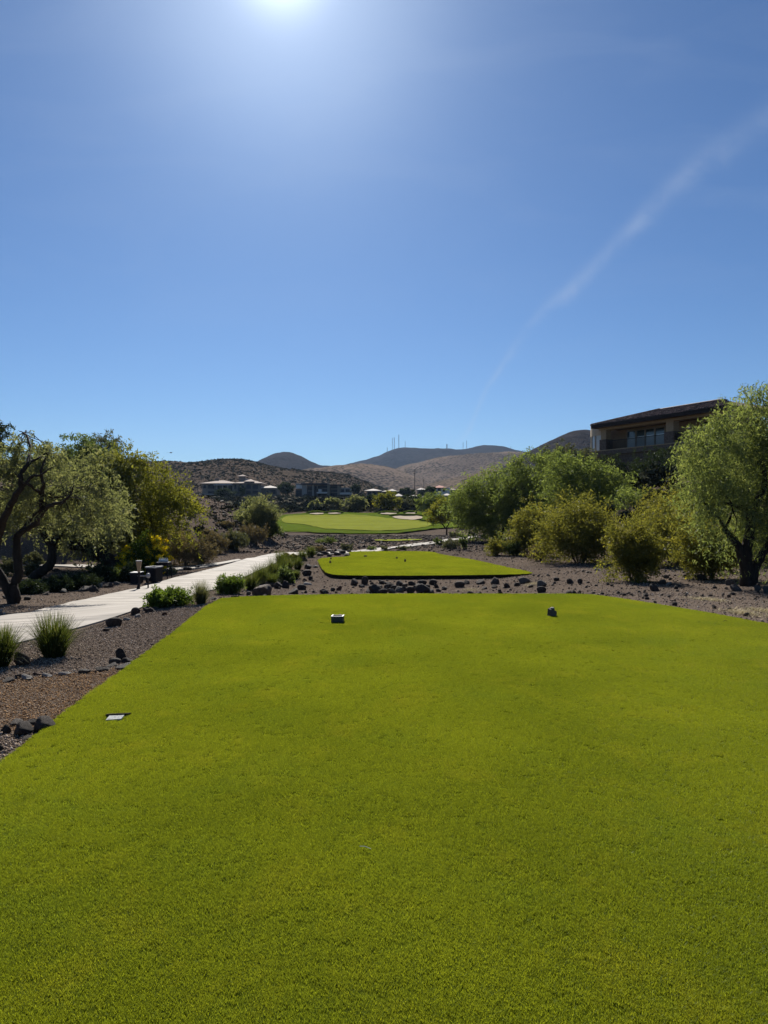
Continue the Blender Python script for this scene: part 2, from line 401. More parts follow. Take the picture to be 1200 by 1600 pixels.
M['hill_front'] = mat_hill('front ridge', (.185, .138, .100), (.095, .073, .057), (.030, .029, .021), .22, .9, .005)
M['hill_dark'] = mat_hill('dark volcanic hill', (.042, .036, .036), (.028, .025, .026), (.020, .020, .020), .07, .5, .003)

def mat_concrete():
    t = NT('cart path concrete'); p = t.pos()
    n1 = t.noise(.7, 5, .6, p); n2 = t.noise(2.5, 5, .6, p, stretch=(.22, 1.0, 1), dist=.4); n3 = t.noise(60, 3, .7, p)
    c = t.ramp(n1, [(.3, (.25, .22, .185)), (.7, (.355, .315, .27))]); c = t.mix(t.mr(n2, .46, .62, 0, .8), c, (.12, .104, .088))  # dark cross streaks put tree shade as well as grooves into the colour
    c = t.mix(t.mr(n3, .55, .8, 0, .4), c, (.22, .20, .17))
    return t.pbr(c, .8, .28, t.bump(n3, .3, .005))
M['concrete'] = mat_concrete()
def mat_rock(name, lo, hi, spots=(.22, .19, .16)):
    t = NT(name); tc = t.n('ShaderNodeTexCoord').outputs['Object']; oi = t.n('ShaderNodeObjectInfo').outputs['Random']
    n1 = t.noise(3.5, 6, .65, tc); n2 = t.noise(22, 4, .7, tc)
    c = t.ramp(n1, [(.3, lo), (.72, hi)]); c = t.mix(t.mr(n2, .62, .8, 0, .5), c, spots)
    c = t.mix(t.mr(oi, 0, 1, 0, .35), c, (.10, .075, .06))
    return t.pbr(c, .75, .10, t.bump(n2, .9, .03))
M['rock_dark'] = mat_rock('dark lava rock', (.024, .020, .018), (.068, .056, .048))
M['rock_brown'] = mat_rock('brown rock', (.060, .044, .034), (.125, .092, .070))
M['rock_red'] = mat_rock('reddish rock', (.055, .030, .024), (.13, .07, .05))
M['rock_light'] = mat_rock('pale stone', (.24, .22, .20), (.45, .42, .38), (.55, .52, .48))
M['rock_grey'] = mat_rock('grey stone', (.060, .054, .048), (.14, .125, .11))
def mat_pebble():
    t = NT('gravel pebbles'); a = t.n('ShaderNodeAttribute', attribute_name='tint', attribute_type='INSTANCER')
    c = t.ramp(a.outputs['Fac'], [(0, (.040, .031, .025)), (.30, (.19, .142, .105)), (.7, (.33, .255, .19)), (.93, (.46, .37, .29)), (1, (.48, .43, .37))])
    return t.diff(c)
M['pebble'] = mat_pebble()
def mat_brown_pebble():
    t = NT('brown gravel pebbles'); a = t.n('ShaderNodeAttribute', attribute_name='tint', attribute_type='INSTANCER')
    c = t.ramp(a.outputs['Fac'], [(0, (.10, .060, .034)), (.3, (.27, .168, .092)), (.8, (.46, .29, .15)), (1, (.46, .34, .22))])
    return t.diff(c)
M['pebble_brown'] = mat_brown_pebble()
def mat_scrub():
    t = NT('hillside scrub'); a = t.n('ShaderNodeAttribute', attribute_name='tint', attribute_type='INSTANCER')
    c = t.ramp(a.outputs['Fac'], [(0, (.022, .026, .016)), (.5, (.052, .054, .034)), (.85, (.105, .105, .06)), (1, (.16, .145, .09))])
    return t.diff(c)
M['scrub'] = mat_scrub()
M['sand'] = simple('bunker sand', (.40, .34, .26), .9, .0, .15, 3)
M['dark_metal'] = simple('dark metal', (.020, .018, .020), .6, .12, .3, 12)
M['bright_metal'] = simple('bright metal', (.30, .30, .31), .45, .3, .2, 12)
M['tan_board'] = simple('tan board', (.36, .25, .15), .6, .3, .2, 9)
M['white'] = simple('white plastic', (.75, .74, .72), .4, .4, .06, 9)
M['plate'] = simple('mottled white plate', (.30, .31, .31), .8, .05, .55, 70)
M['marker_wood'] = simple('dark marker wood', (.045, .048, .042), .5, .4, .35, 30)
M['stone_pink'] = simple('pinkish stone', (.26, .19, .15), .8, .2, .3, 30)
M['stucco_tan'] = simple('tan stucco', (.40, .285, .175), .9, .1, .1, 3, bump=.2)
M['stucco_sunlit'] = simple('stucco with painted sunlight', (.56, .45, .32), .9, .1, .1, 3, bump=.2)  # paler than the tan walls: sunlight on the bay put into the colour
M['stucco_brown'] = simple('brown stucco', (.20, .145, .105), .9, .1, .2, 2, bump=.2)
M['stone_block'] = simple('stone block facing', (.15, .11, .085), .9, .1, .4, 5, bump=.5)
M['fascia'] = simple('dark fascia', (.035, .024, .020), .8, .2, .2, 5)
M['window_frame'] = simple('pale window frame', (.42, .37, .29), .6, .3, .1, 5)
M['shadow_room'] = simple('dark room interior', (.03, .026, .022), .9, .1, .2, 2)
def mat_glass(name, col, rough=.08):
    t = NT(name); return t.pbr(t.ramp(t.noise(.6, 3), [(.3, tuple(c * .7 for c in col)), (.7, tuple(c * 1.3 for c in col))]), rough, .8 if rough < .1 else .1)
M['glass'] = mat_glass('window glass', (.05, .075, .08))
M['curtain'] = simple('curtain behind glass', (.55, .58, .57), .15, .6, .06, 3)
M['far_glass'] = mat_glass('far window glass', (.022, .030, .040), .5)
M['far_wall'] = simple('far house wall', (.19, .165, .135), .9, .1, .12, .3)
M['far_wall_grey'] = simple('far grey wall', (.30, .29, .27), .9, .1, .12, .3)
M['far_wall_white'] = simple('far white wall', (.62, .60, .57), .9, .1, .06, .3)
M['far_roof'] = simple('far tile roof', (.34, .27, .225), .85, .1, .18, .9)
M['far_roof_pale'] = simple('far pale roof', (.52, .47, .42), .85, .1, .12, .9)
M['far_roof_red'] = simple('far red roof', (.42, .20, .15), .85, .1, .15, .9)
M['roof_dark'] = simple('dark roof slab', (.05, .05, .055), .8, .1, .2, .5)
def mat_tile():
    t = NT('clay roof tiles'); p = t.pos(); vo = t.n('ShaderNodeTexVoronoi'); vo.inputs['Scale'].default_value = 2.6; t.l(p, vo.inputs['Vector'])
    s = t.n('ShaderNodeSeparateColor'); t.l(vo.outputs['Color'], s.inputs[0])
    c = t.ramp(s.outputs[0], [(0, (.045, .030, .027)), (.5, (.105, .066, .052)), (1, (.24, .15, .11))])
    return t.pbr(c, .7, .3)
M['tile'] = mat_tile()
M['antenna'] = simple('steel lattice', (.16, .16, .17), .6, .3, .1, 1)
M['turf_edge_and_shadow'] = simple('cut turf edge and painted shadow', (.020, .017, .011), .95, .05, .3, 20)  # cut soil of the tees, also the painted shadow strip at the plate
M['feather'] = simple('dark feathers', (.02, .02, .022), .7, .2, .1, 20)

# ------------------------------------------------------------------ setting: ground
def grid_mesh(name, A, Rr, fn, mat, kind='structure', label=None, smooth=True):
    AA, RR = np.meshgrid(A, Rr, indexing='ij'); X, Y = fn(AA, RR); Z = ground(X.ravel(), Y.ravel())
    return X, Y, Z
def build_ground():
    A = np.concatenate([np.linspace(-180, -46, 40), np.linspace(-45, 45, 400), np.linspace(46, 180, 40)[:-1]]); A = np.radians(A)
    Rr = np.concatenate([[.8], np.exp(np.linspace(math.log(1.5), math.log(60), 190)), np.exp(np.linspace(math.log(61), math.log(12000), 150))])
    AA, RR = np.meshgrid(A, Rr, indexing='ij'); X = (np.sin(AA) * RR).ravel(); Y = (np.cos(AA) * RR).ravel()
    Z = ground(X, Y)
    nA, nR = AA.shape; idx = np.arange(nA * nR).reshape(nA, nR)
    a = idx; b = np.roll(idx, -1, 0)
    q = np.stack([a[:, :-1], a[:, 1:], b[:, 1:], b[:, :-1]], -1).reshape(-1, 4)[:, ::-1]
    V = np.stack([X, Y, Z], 1); V = np.vstack([V, [[0, 0, -.05]]]); c = len(V) - 1
    me = mesh_np('ground', V, q, smooth=True)
    o = obj('ground', me, M['ground']); tag(o, 'brown desert gravel ground around the tees', kind='structure'); return o
build_ground()

# hills: layered ridges, each a real mass of land at its own distance
def ridge(name, D, crest, front, back, mat, seed, amp, label):
    cx = np.array([c[0] for c in crest], float); cy = np.array([c[1] for c in crest], float)
    a = np.linspace((cx[0] - HX) / F, (cx[-1] - HX) / F, max(120, int((cx[-1] - cx[0]) / 2.2)))
    t = np.concatenate([np.linspace(-1, 0, 60), np.linspace(0, 1, 22)[1:]])
    AA, TT = np.meshgrid(a, t, indexing='ij')
    px = AA * F + HX
    cyi = np.interp(px, cx, cy)
    # soften the corners of the crest polyline
    k = np.exp(-np.linspace(-2, 2, 13) ** 2); k /= k.sum(); row = np.convolve(np.pad(cyi[:, 0], 6, 'edge'), k, 'valid'); cyi = np.repeat(row[:, None], len(t), 1)
    Yc = D * (1 + .12 * (fbm(AA * 9, TT * 0 + 3, 3, seed) - .5))
    Y = Yc + np.where(TT < 0, TT * front, TT * back); X = AA * Y
    zc = EYE + (HY - cyi) / F * Yc
    zb = np.full_like(zc, 0.0) + np.interp(Y, [0, 350, 450, 1000, 9000], [3, 7, 9, 10, 12])
    u = np.where(TT < 0, 1 + TT, 1 - TT); sh = np.where(TT < 0, .35 * u + .65 * (u * u * (3 - 2 * u)), u * u * (3 - 2 * u))
    zc = zc + (fbm(X / D * 60, X * 0, 3, seed + 9) - .5) * .012 * D * .25
    g = fbm(X / D * 14 + fbm(X / D * 7, Y / D * 7, 3, seed + 3) * 1.5, Y / D * 7, 5, seed)
    g2 = 1 - np.abs(2 * fbm(X / D * 22, Y / D * 9, 4, seed + 5) - 1)
    Z = zb - 6 + (zc - zb + 6) * sh + (zc - zb) * amp * ((g - .5) * 1.4 + (g2 - .8) * .6) * np.clip(u * (1 - u) * 4, 0, 1)
    nA, nT = AA.shape; idx = np.arange(nA * nT).reshape(nA, nT)
    q = np.stack([idx[:-1, :-1], idx[1:, :-1], idx[1:, 1:], idx[:-1, 1:]], -1).reshape(-1, 4)
    o = obj(name, mesh_np(name, np.stack([X.ravel(), Y.ravel(), Z.ravel()], 1), q, smooth=True), mat)
    tag(o, label, kind='structure'); return (X, Y, Z)
HN = ridge('scrub_hill', 620, [(-500, 770), (-200, 742), (0, 722), (100, 716), (200, 718), (240, 721), (290, 722), (320, 720), (350, 717), (380, 718), (400, 722), (430, 730), (460, 735), (500, 738), (540, 742),
                        (575, 753), (600, 765), (640, 780), (700, 795)], 250, 380, M['hill_near'], 11, .10, 'near scrub covered brown hill behind the tile roofed mansion')
ridge('cone_hill', 1900, [(300, 760), (360, 741), (400, 722), (415, 714), (432, 708), (447, 706), (458, 708), (475, 715), (495, 725), (505, 727), (514, 726), (522, 730), (545, 745), (600, 775)],
      700, 700, M['hill_dark'], 21, .10, 'dark conical hill behind the near scrub hill')
ridge('tan_hill', 1250, [(400, 765), (440, 748), (470, 735), (510, 729), (545, 725), (570, 724), (600, 728), (625, 734), (650, 745), (690, 765), (720, 785)], 380, 500, M['hill_tan'], 31, .16,
      'pale tan hill in the gap below the tower ridge')
ridge('tower_ridge', 2900, [(480, 750), (520, 733), (545, 723), (560, 721), (575, 718), (592, 712), (606, 705), (620, 700), (632, 698), (645, 699), (660, 702), (680, 701), (700, 700), (715, 703), (730, 701), (745, 698),
                       (758, 696), (772, 695), (784, 697), (800, 701), (815, 704), (850, 712), (900, 730), (960, 760)], 900, 900, M['hill_dark'], 41, .12, 'dark far ridge carrying the radio masts')
ridge('broad_hill', 1700, [(540, 775), (580, 757), (615, 733), (650, 723), (690, 714), (720, 710), (750, 707), (790, 706), (830, 708), (880, 715), (960, 740), (1050, 780)], 560, 700, M['hill_tan'], 51, .16,
      'broad tan hill below the dark ridge')
ridge('rocky_ridge', 1000, [(560, 792), (600, 782), (640, 769), (670, 757), (700, 748), (740, 741), (780, 731), (820, 724), (880, 720), (1000, 720), (1200, 740)], 330, 500, M['hill_front'], 61, .15,
      'rocky ridge sloping up behind the green trees')
ridge('dark_rounded_hill', 850, [(720, 775), (780, 733), (815, 711), (840, 699), (862, 688), (880, 679), (898, 672), (912, 671), (930, 674), (980, 684), (1060, 700), (1300, 720), (1600, 760)], 330, 500, M['hill_dark'], 71, .08,
      'dark rounded hill beside the tan house on the right')  # dark ground colour over the whole hill

# ------------------------------------------------------------------ turf, path, bunkers
def tri_fill(P):
    from mathutils.geometry import tessellate_polygon
    return [tuple(t) for t in tessellate_polygon([[Vector((x, y, 0)) for x, y in P]])]
def slab(name, P, z, skirt, mat, edge_mat=None):
    n = len(P); me = bpy.data.meshes.new(name)
    V = [(x, y, z) for x, y in P] + [(x, y, z - skirt) for x, y in P]
    Fs = tri_fill(P); nt = len(Fs); Fs += [(i, (i + 1) % n, n + (i + 1) % n, n + i) for i in range(n)]
    me.from_pydata(V, [], Fs); me.materials.append(mat)
    if edge_mat:
        me.materials.append(edge_mat)
        for p in me.polygons[nt:]: p.material_index = 1
    me.update(); o = bpy.data.objects.new(name, me); sc.collection.objects.link(o); return o
tee = slab('tee_surface', TEE1, -.006, .12, M['tee_soil'], M['turf_edge_and_shadow']); tag(tee, 'near tee box under the mown grass', kind='structure')
tee2 = slab('far_tee_surface', smooth_poly(TEE2, 2), T2Z - .01, .22, M['tee_soil'], M['turf_edge_and_shadow']); tag(tee2, 'second raised tee box with a dark cut edge', kind='structure')

def inst_object(name, pos, rot, scl, tint, proto_V, proto_F, mat, label, proto_attr=None, smooth=False, align=None):
    """one object of uncountable small pieces: loose points carry copies of a prototype held in the same mesh"""
    n = len(pos); V = np.vstack([pos, proto_V]); Fc = np.asarray(proto_F) + n
    isp = np.concatenate([np.zeros(n), np.ones(len(proto_V))])
    at = {'is_proto': isp, 'rot': np.vstack([rot, np.zeros((len(proto_V), 3))]), 'scl': np.vstack([scl, np.ones((len(proto_V), 3))]),
          'tint': np.concatenate([tint, proto_attr if proto_attr is not None else np.zeros(len(proto_V))])}
    me = mesh_np(name, V, Fc, at, smooth=smooth); me.materials.append(mat); o = obj(name, me)
    g = bpy.data.node_groups.new(name + ' scatter', 'GeometryNodeTree')
    g.interface.new_socket('Geometry', in_out='INPUT', socket_type='NodeSocketGeometry'); g.interface.new_socket('Geometry', in_out='OUTPUT', socket_type='NodeSocketGeometry')
    N = g.nodes; L = g.links; gi = N.new('NodeGroupInput'); go = N.new('NodeGroupOutput')
    def na(nm, ty):
        x = N.new('GeometryNodeInputNamedAttribute'); x.data_type = ty; x.inputs['Name'].default_value = nm; return x.outputs['Attribute']
    cmpn = N.new('FunctionNodeCompare'); cmpn.data_type = 'FLOAT'; cmpn.operation = 'GREATER_THAN'; cmpn.inputs[1].default_value = .5
    L.new(na('is_proto', 'FLOAT'), cmpn.inputs[0])
    sp = N.new('GeometryNodeSeparateGeometry'); sp.domain = 'POINT'; L.new(gi.outputs[0], sp.inputs[0]); L.new(cmpn.outputs[0], sp.inputs[1])
    m2p = N.new('GeometryNodeMeshToPoints'); L.new(sp.outputs[1], m2p.inputs[0])
    iop = N.new('GeometryNodeInstanceOnPoints'); L.new(m2p.outputs[0], iop.inputs['Points']); L.new(sp.outputs[0], iop.inputs['Instance'])
    e2r = N.new('FunctionNodeEulerToRotation'); L.new(na('rot', 'FLOAT_VECTOR'), e2r.inputs[0]); L.new(e2r.outputs[0], iop.inputs['Rotation'])
    L.new(na('scl', 'FLOAT_VECTOR'), iop.inputs['Scale']); L.new(iop.outputs[0], go.inputs[0])
    md = o.modifiers.new('scatter', 'NODES'); md.node_group = g
    tag(o, label, kind='stuff'); return o

def tuft(nb, rad, h, w, seed):
    r = np.random.default_rng(seed); a = r.uniform(0, 2 * PI, nb); q = np.sqrt(r.uniform(0, 1, nb)) * rad
    b = np.stack([np.cos(a) * q, np.sin(a) * q, np.zeros(nb)], 1); yaw = r.uniform(0, 2 * PI, nb)
    side = np.stack([np.cos(yaw), np.sin(yaw), np.zeros(nb)], 1) * (w * r.uniform(.6, 1.3, nb) / 2)[:, None]
    hh = h * r.uniform(.55, 1.15, nb); lean = r.normal(0, .5, (nb, 2)) * hh[:, None]
    tip = b + np.stack([lean[:, 0], lean[:, 1], hh], 1)
    V = np.stack([b - side, b + side, tip], 1).reshape(-1, 3); Fc = np.arange(nb * 3).reshape(-1, 3)
    return V, Fc, np.repeat(r.uniform(0, 1, nb), 3)
def turf(name, P, z, dens, scale, seed, label, hole=None, clip=None, fn=None):
    r = np.random.default_rng(seed); P = np.asarray(P); lo = P.min(0); hi = P.max(0)
    if clip: lo = np.maximum(lo, clip[0]); hi = np.minimum(hi, clip[1])
    n = int((hi[0] - lo[0]) * (hi[1] - lo[1]) * dens); x = r.uniform(lo[0], hi[0], n); y = r.uniform(lo[1], hi[1], n)
    k = (poly_dist(x, y, P) < -.03 + .02 * vnoise(x * 9, y * 9, 4)) & (np.abs(x) < .66 * np.maximum(y, 0) + 1.0)
    if hole is not None: k &= poly_dist(x, y, hole) > .035
    x, y = x[k], y[k]; n = len(x); zz = np.full(n, z) if fn is None else fn(x, y)
    rot = np.stack([np.zeros(n), np.zeros(n), r.uniform(0, 2 * PI, n)], 1)
    s = scale * r.uniform(.8, 1.15, n) ; scl = np.stack([s, s, s * r.uniform(.75, 1.2, n)], 1)
    V, Fc, at = tuft(110, .040, .0115, .0025, seed)
    return inst_object(name, np.stack([x, y, zz], 1), rot, scl, r.uniform(0, 1, n), V, Fc, M['tee_blades'], label, at)
PLATE = plane_pts([(164, 1126), (189, 1124.5), (195, 1117.5), (170, 1119)], 0)
turf('tee_grass', TEE1, -.004, 1350, 1.0, 3, 'short mown bright green grass of the near tee', hole=PLATE, clip=((-4, 1.6), (9, 20)))
turf('far_tee_grass', smooth_poly(TEE2, 2), T2Z - .008, 200, 2.2, 4, 'short mown grass of the raised second tee')

def drape(name, edgeA, edgeB, lift, mat, label, nseg=160, across=8, thick=.12, kind='structure'):
    """strip between two ground lines, laid on the terrain with its own thickness"""
    def res(E):
        E = np.array(E); d = np.r_[0, np.cumsum(np.hypot(*np.diff(E, axis=0).T))]; t = np.linspace(0, d[-1], nseg)
        S = np.stack([np.interp(t, d, E[:, 0]), np.interp(t, d, E[:, 1])], 1)
        k = np.hanning(17); k /= k.sum(); Sp = np.pad(S, ((8, 8), (0, 0)), 'edge')
        S2 = np.stack([np.convolve(Sp[:, 0], k, 'valid'), np.convolve(Sp[:, 1], k, 'valid')], 1); S2[0] = S[0]; S2[-1] = S[-1]; return S2
    A = res(edgeA); B = res(edgeB); t = np.linspace(0, 1, across)[None, :, None]
    G = A[:, None, :] * (1 - t) + B[:, None, :] * t; X = G[..., 0].ravel(); Y = G[..., 1].ravel(); Z = ground(X, Y) + lift + .0011 * Y
    Zs = Z.reshape(nseg, across); Zs[:] = Zs
    V = np.stack([X, Y, Zs.ravel()], 1); idx = np.arange(nseg * across).reshape(nseg, across)
    q = [tuple(r) for r in np.stack([idx[:-1, :-1], idx[:-1, 1:], idx[1:, 1:], idx[1:, :-1]], -1).reshape(-1, 4)]
    V = [tuple(v) for v in V]
    for col in (0, across - 1):
        n0 = len(V)
        for i in range(nseg): v = V[idx[i, col]]; V.append((v[0], v[1], v[2] - thick))
        q += [(idx[i, col], idx[i + 1, col], n0 + i + 1, n0 + i) for i in range(nseg - 1)]
    me = bpy.data.meshes.new(name); me.from_pydata(V, [], q); me.update(); o = obj(name, me, mat); tag(o, label, kind=kind); return o
def gpl(L): return [tuple(gp(x, y)[:2]) for x, y in L]
P0 = gp(0, 965); P1 = gp(0, 1008)
pl = [(P0[0] - 1.2, P0[1] - 5.5), (P0[0] - .5, P0[1] - 2.5)] + gpl([(0, 966), (50, 956), (96, 946), (130, 938), (170, 929), (190, 926), (217, 919), (247, 911), (263, 906), (300, 898), (340, 887.5), (370, 879), (400, 871), (440, 863.5)])
pr = [(P1[0] + .1, P1[1] - 5), (P1[0] - .2, P1[1] - 2.2)] + gpl([(0, 1010), (60, 1000), (129, 983), (165, 971), (204, 959), (234, 948), (290, 934), (345, 919), (390, 899), (430, 881), (455, 871), (475, 864.5)])
bl = gpl([(492, 864), (540, 863), (575, 861.5), (604, 856.4), (640, 851.5), (680, 847), (718, 841.5), (745, 838)])
br_ = gpl([(500, 867), (545, 866), (580, 864), (608, 858.8), (645, 854.5), (685, 849.5), (720, 844), (748, 840)])
drape('cart_path', pl + bl, pr + br_, .012, M['concrete'], 'pale concrete cart path curving away behind the second tee', 260, 8)
wl = gpl([(-30, 880), (60, 881), (140, 884), (190, 889), (240, 890.5), (300, 886), (345, 880), (372, 875)])
wr = gpl([(-30, 884), (60, 885), (140, 888), (190, 893), (240, 895), (300, 890), (345, 883), (378, 876.5)])
drape('footpath', wl, wr, .02, M['concrete'], 'narrow concrete path behind the trees at left', 160, 4)

def sheet(name, px, lift, mat, label, step=1.2, kind='structure', sm=2):
    P = smooth_poly(np.array(gpl(px)), sm); lo = P.min(0); hi = P.max(0)
    xs = np.arange(lo[0] - step, hi[0] + step, step); ys = np.arange(lo[1] - step, hi[1] + step, step)
    XX, YY = np.meshgrid(xs, ys, indexing='ij'); d = poly_dist(XX.ravel(), YY.ravel(), P)
    # pull outside corners onto the outline
    X = XX.ravel().copy(); Y = YY.ravel().copy(); k = np.where((d > 0) & (d < step * 1.5))[0]
    for i in k:
        b = None; bd = 1e9
        for j in range(len(P)):
            x1, y1 = P[j]; x2, y2 = P[(j + 1) % len(P)]; dx, dy = x2 - x1, y2 - y1
            t = max(0, min(1, ((X[i] - x1) * dx + (Y[i] - y1) * dy) / (dx * dx + dy * dy + 1e-12))); q = (x1 + t * dx, y1 + t * dy)
            dd = (q[0] - X[i]) ** 2 + (q[1] - Y[i]) ** 2
            if dd < bd: bd = dd; b = q
        X[i], Y[i] = b
    ok = (d < step * 1.5).reshape(XX.shape); ins = (d < 0).reshape(XX.shape)
    idx = np.arange(XX.size).reshape(XX.shape)
    q = np.stack([idx[:-1, :-1], idx[1:, :-1], idx[1:, 1:], idx[:-1, 1:]], -1).reshape(-1, 4)
    keep = ok.ravel()[q].all(1) & ins.ravel()[q].any(1); q = q[keep]
    u, inv = np.unique(q, return_inverse=True); q = inv.reshape(-1, 4)
    V = np.stack([X[u], Y[u], ground(X[u], Y[u]) + lift], 1)
    o = obj(name, mesh_np(name, V, q, smooth=True), mat); tag(o, label, kind=kind); return o
sheet('fairway', [(425, 822), (440, 827.5), (470, 831.5), (520, 834.5), (570, 836), (620, 835), (660, 830), (700, 826), (740, 823), (770, 820), (800, 812), (780, 806), (700, 805), (670, 802), (640, 800.5), (600, 802),
                  (560, 803), (520, 801.5), (480, 802), (425, 806)], .22, M['rough'], 'mown turf around the far putting green', 1.5)
sheet('putting_green', [(440, 808), (440, 820), (480, 821), (495, 826), (520, 829), (560, 830.5), (610, 831), (650, 828), (676, 823), (672, 818), (655, 815), (620, 813), (585, 808.5), (560, 806), (500, 806)], .30,
      M['green'], 'pale yellow green putting green in the distance', 1.5)
sheet('forward_tee', [(583, 845.2), (590, 847), (650, 846.2), (662, 844.5), (655, 843.6), (600, 844)], .12, M['green'], 'small forward tee strip beyond the second tee', .4, sm=1)
def bunker(px, top, label):
    o = sheet('bunker_sand', px, .40, M['sand'], None, .6, kind=None, sm=1)
    root = empty('sand_bunker', (0, 0, 0), 0, label, 'bunker', 'sand bunkers round the green'); o.parent = root
    # turf lip along the far side of the sand
    m = MB(); pts = [gp(x, y) for x, y in top]; n = len(pts)
    V = []; Fs = []
    for i, p in enumerate(pts):
        e = math.sin(PI * (i + .15) / (n - 1 + .3)) ** .6
        for dy, dz in ((-.1, .35), (.25, .40 + .4 * e), (.9, .42 + .48 * e), (2.6, .36 + .3 * e), (6.5, .16)):
            V.append((p[0], p[1] + dy, p[2] + dz))
    for i in range(n - 1):
        for k in range(4): a = i * 5 + k; Fs.append((a, a + 5, a + 6, a + 1))
    m.add(V, Fs); m.build('turf_lip', M['rough'], root, smooth=True)
bunker([(611, 809), (618, 813), (635, 814.5), (655, 814.5), (661, 811.5), (658, 809), (640, 808.5)], [(608, 808), (616, 808.3), (628, 808.6), (640, 808.6), (652, 808.4), (662, 807.8)], 'large kidney shaped sand bunker right of the green')
bunker([(592, 804.5), (600, 806), (614, 805.8), (622, 804.8), (610, 803.8)], [(590, 804), (600, 804), (612, 803.7), (624, 803.6)], 'small bright bunker behind the green, left of the large one')
bunker([(632, 804.5), (640, 805.6), (650, 804.6), (648, 803.2), (638, 803.2)], [(630, 803.6), (640, 803.2), (652, 803)], 'small bunker just above the large one on its right')
bunker([(481, 804.5), (490, 806), (500, 806), (508, 804.8), (498, 803.8)], [(478, 804), (488, 803.8), (498, 803.6), (510, 803.6)], 'small shaded bunker at the left rear of the green')
bunker([(510, 804.4), (518, 805.6), (530, 805), (534, 804), (522, 803.4)], [(508, 803.5), (518, 803.4), (528, 803.4), (536, 803.5)], 'second small bunker behind the green left rear, with pale rim')

# ------------------------------------------------------------------ gravel
def ico(sub=1):
    import bmesh
    bm = bmesh.new(); bmesh.ops.create_icosphere(bm, subdivisions=sub, radius=1); V = np.array([v.co[:] for v in bm.verts]); Fc = np.array([[v.index for v in f.verts] for f in bm.faces]); bm.free(); return V, Fc
def rock_verts(seed, sub=2, sq=(1, .8, .6), cuts=9, rough=.06):
    r = np.random.default_rng(seed); V, Fc = ico(sub)
    for _ in range(cuts):
        n = r.normal(size=3); n /= np.linalg.norm(n); c = r.uniform(.38, .78); d = V @ n; k = d > c; V[k] -= np.outer((d[k] - c) * .95, n)
    V += r.normal(0, rough / (sub + 1), V.shape); V *= np.array(sq); return V, Fc
def gravel(name, P, dens, size, mat, label, seed, reg=None):
    r = np.random.default_rng(seed); P = np.asarray(P); lo = P.min(0); hi = P.max(0); n = int((hi[0] - lo[0]) * (hi[1] - lo[1]) * dens)
    x = r.uniform(lo[0], hi[0], n); y = r.uniform(lo[1], hi[1], n); k = (poly_dist(x, y, P) < 0) & (poly_dist(x, y, TEE1) > .01) & (poly_dist(x, y, TEE2) > .05)
    if reg is not None: k &= reg(x, y)
    x, y = x[k], y[k]; n = len(x); s = size * np.exp(r.normal(0, .38, n)); z = ground(x, y) + s * .25
    V, Fc = rock_verts(seed, 1, (1, .85, .7), 5)
    return inst_object(name, np.stack([x, y, z], 1), r.uniform(0, 6.28, (n, 3)), np.repeat(s[:, None], 3, 1), r.uniform(0, 1, n), V, Fc, mat, label)
stone_line = gpl([(-20, 1066), (40, 1060), (100, 1054), (160, 1048), (215, 1036)])
slx = [p[0] for p in stone_line]; sly = [p[1] for p in stone_line]
def sline(x): o = np.argsort(slx); return np.interp(x, np.array(slx)[o], np.array(sly)[o])
RR0 = [(-2.3, 3.2), (-7, 3.2), (-12, 12), (-10, 20), (-5, 24), (-2.9, 14)]
path_poly = np.vstack([np.array(pl[:16]), np.array(pr[:13])[::-1]])
off = lambda x, y: poly_dist(x, y, path_poly) > .02
low_line = gpl([(-20, 1150), (20, 1146), (60, 1140), (85, 1128)])
lox = [p[0] for p in low_line]; loy = [p[1] for p in low_line]
def lline(x): o = np.argsort(lox); return np.interp(x, np.array(lox)[o], np.array(loy)[o])
gravel('gravel', RR0, 4200, .0066, M['pebble'], 'grey brown gravel strip between tee and cart path', 5, lambda x, y: off(x, y) & (y > sline(x)) & (y < 15))
gravel('brown_gravel', RR0, 5600, .0056, M['pebble_brown'], 'finer brown gravel bed between two stone rows', 6, lambda x, y: off(x, y) & (y <= sline(x)) & (y > lline(x)))
gravel('coarse_gravel', RR0, 3600, .0082, M['pebble'], 'coarse gravel beside the lower left edge of the tee', 16, lambda x, y: (y <= lline(x)))
gravel('gravel_patch', [(-12, 12), (-22, 30), (-26, 40), (-14, 46), (-3, 60), (12, 60), (16, 30), (20, 18), (8, 5), (3, 13), (-3, 14)], 70, .014, M['pebble'], 'scattered stones over the bare ground beyond the tee', 7,
       lambda x, y: (poly_dist(x, y, path_poly) > .05))
gravel('small_stones', [(-3, 14), (-6, 28), (-6, 45), (12, 60), (16, 30), (16, 18), (8, 5)], 2.2, .045, M['rock_dark'], 'fist sized dark stones over the bare ground', 8, lambda x, y: off(x, y))
gravel('wash_rocks', [(-13, 55), (-14, 100), (-32, 118), (30, 121), (14, 75), (9, 56)], 2.2, .075, M['rock_dark'], 'dark volcanic rubble of the far rocky wash', 9, None)
gravel('wash_stones', [(-13, 50), (-14, 100), (-32, 118), (30, 121), (14, 75), (9, 52)], 4, .07, M['rock_brown'], 'brown stones of the far rocky wash', 10, None)
gravel('bank_stones', [(-12, 44), (-10, 60), (-10, 80), (-15, 95), (-32, 95), (-34, 44)], 5, .10, M['rock_brown'], 'brown stones over the left bank', 12, None)

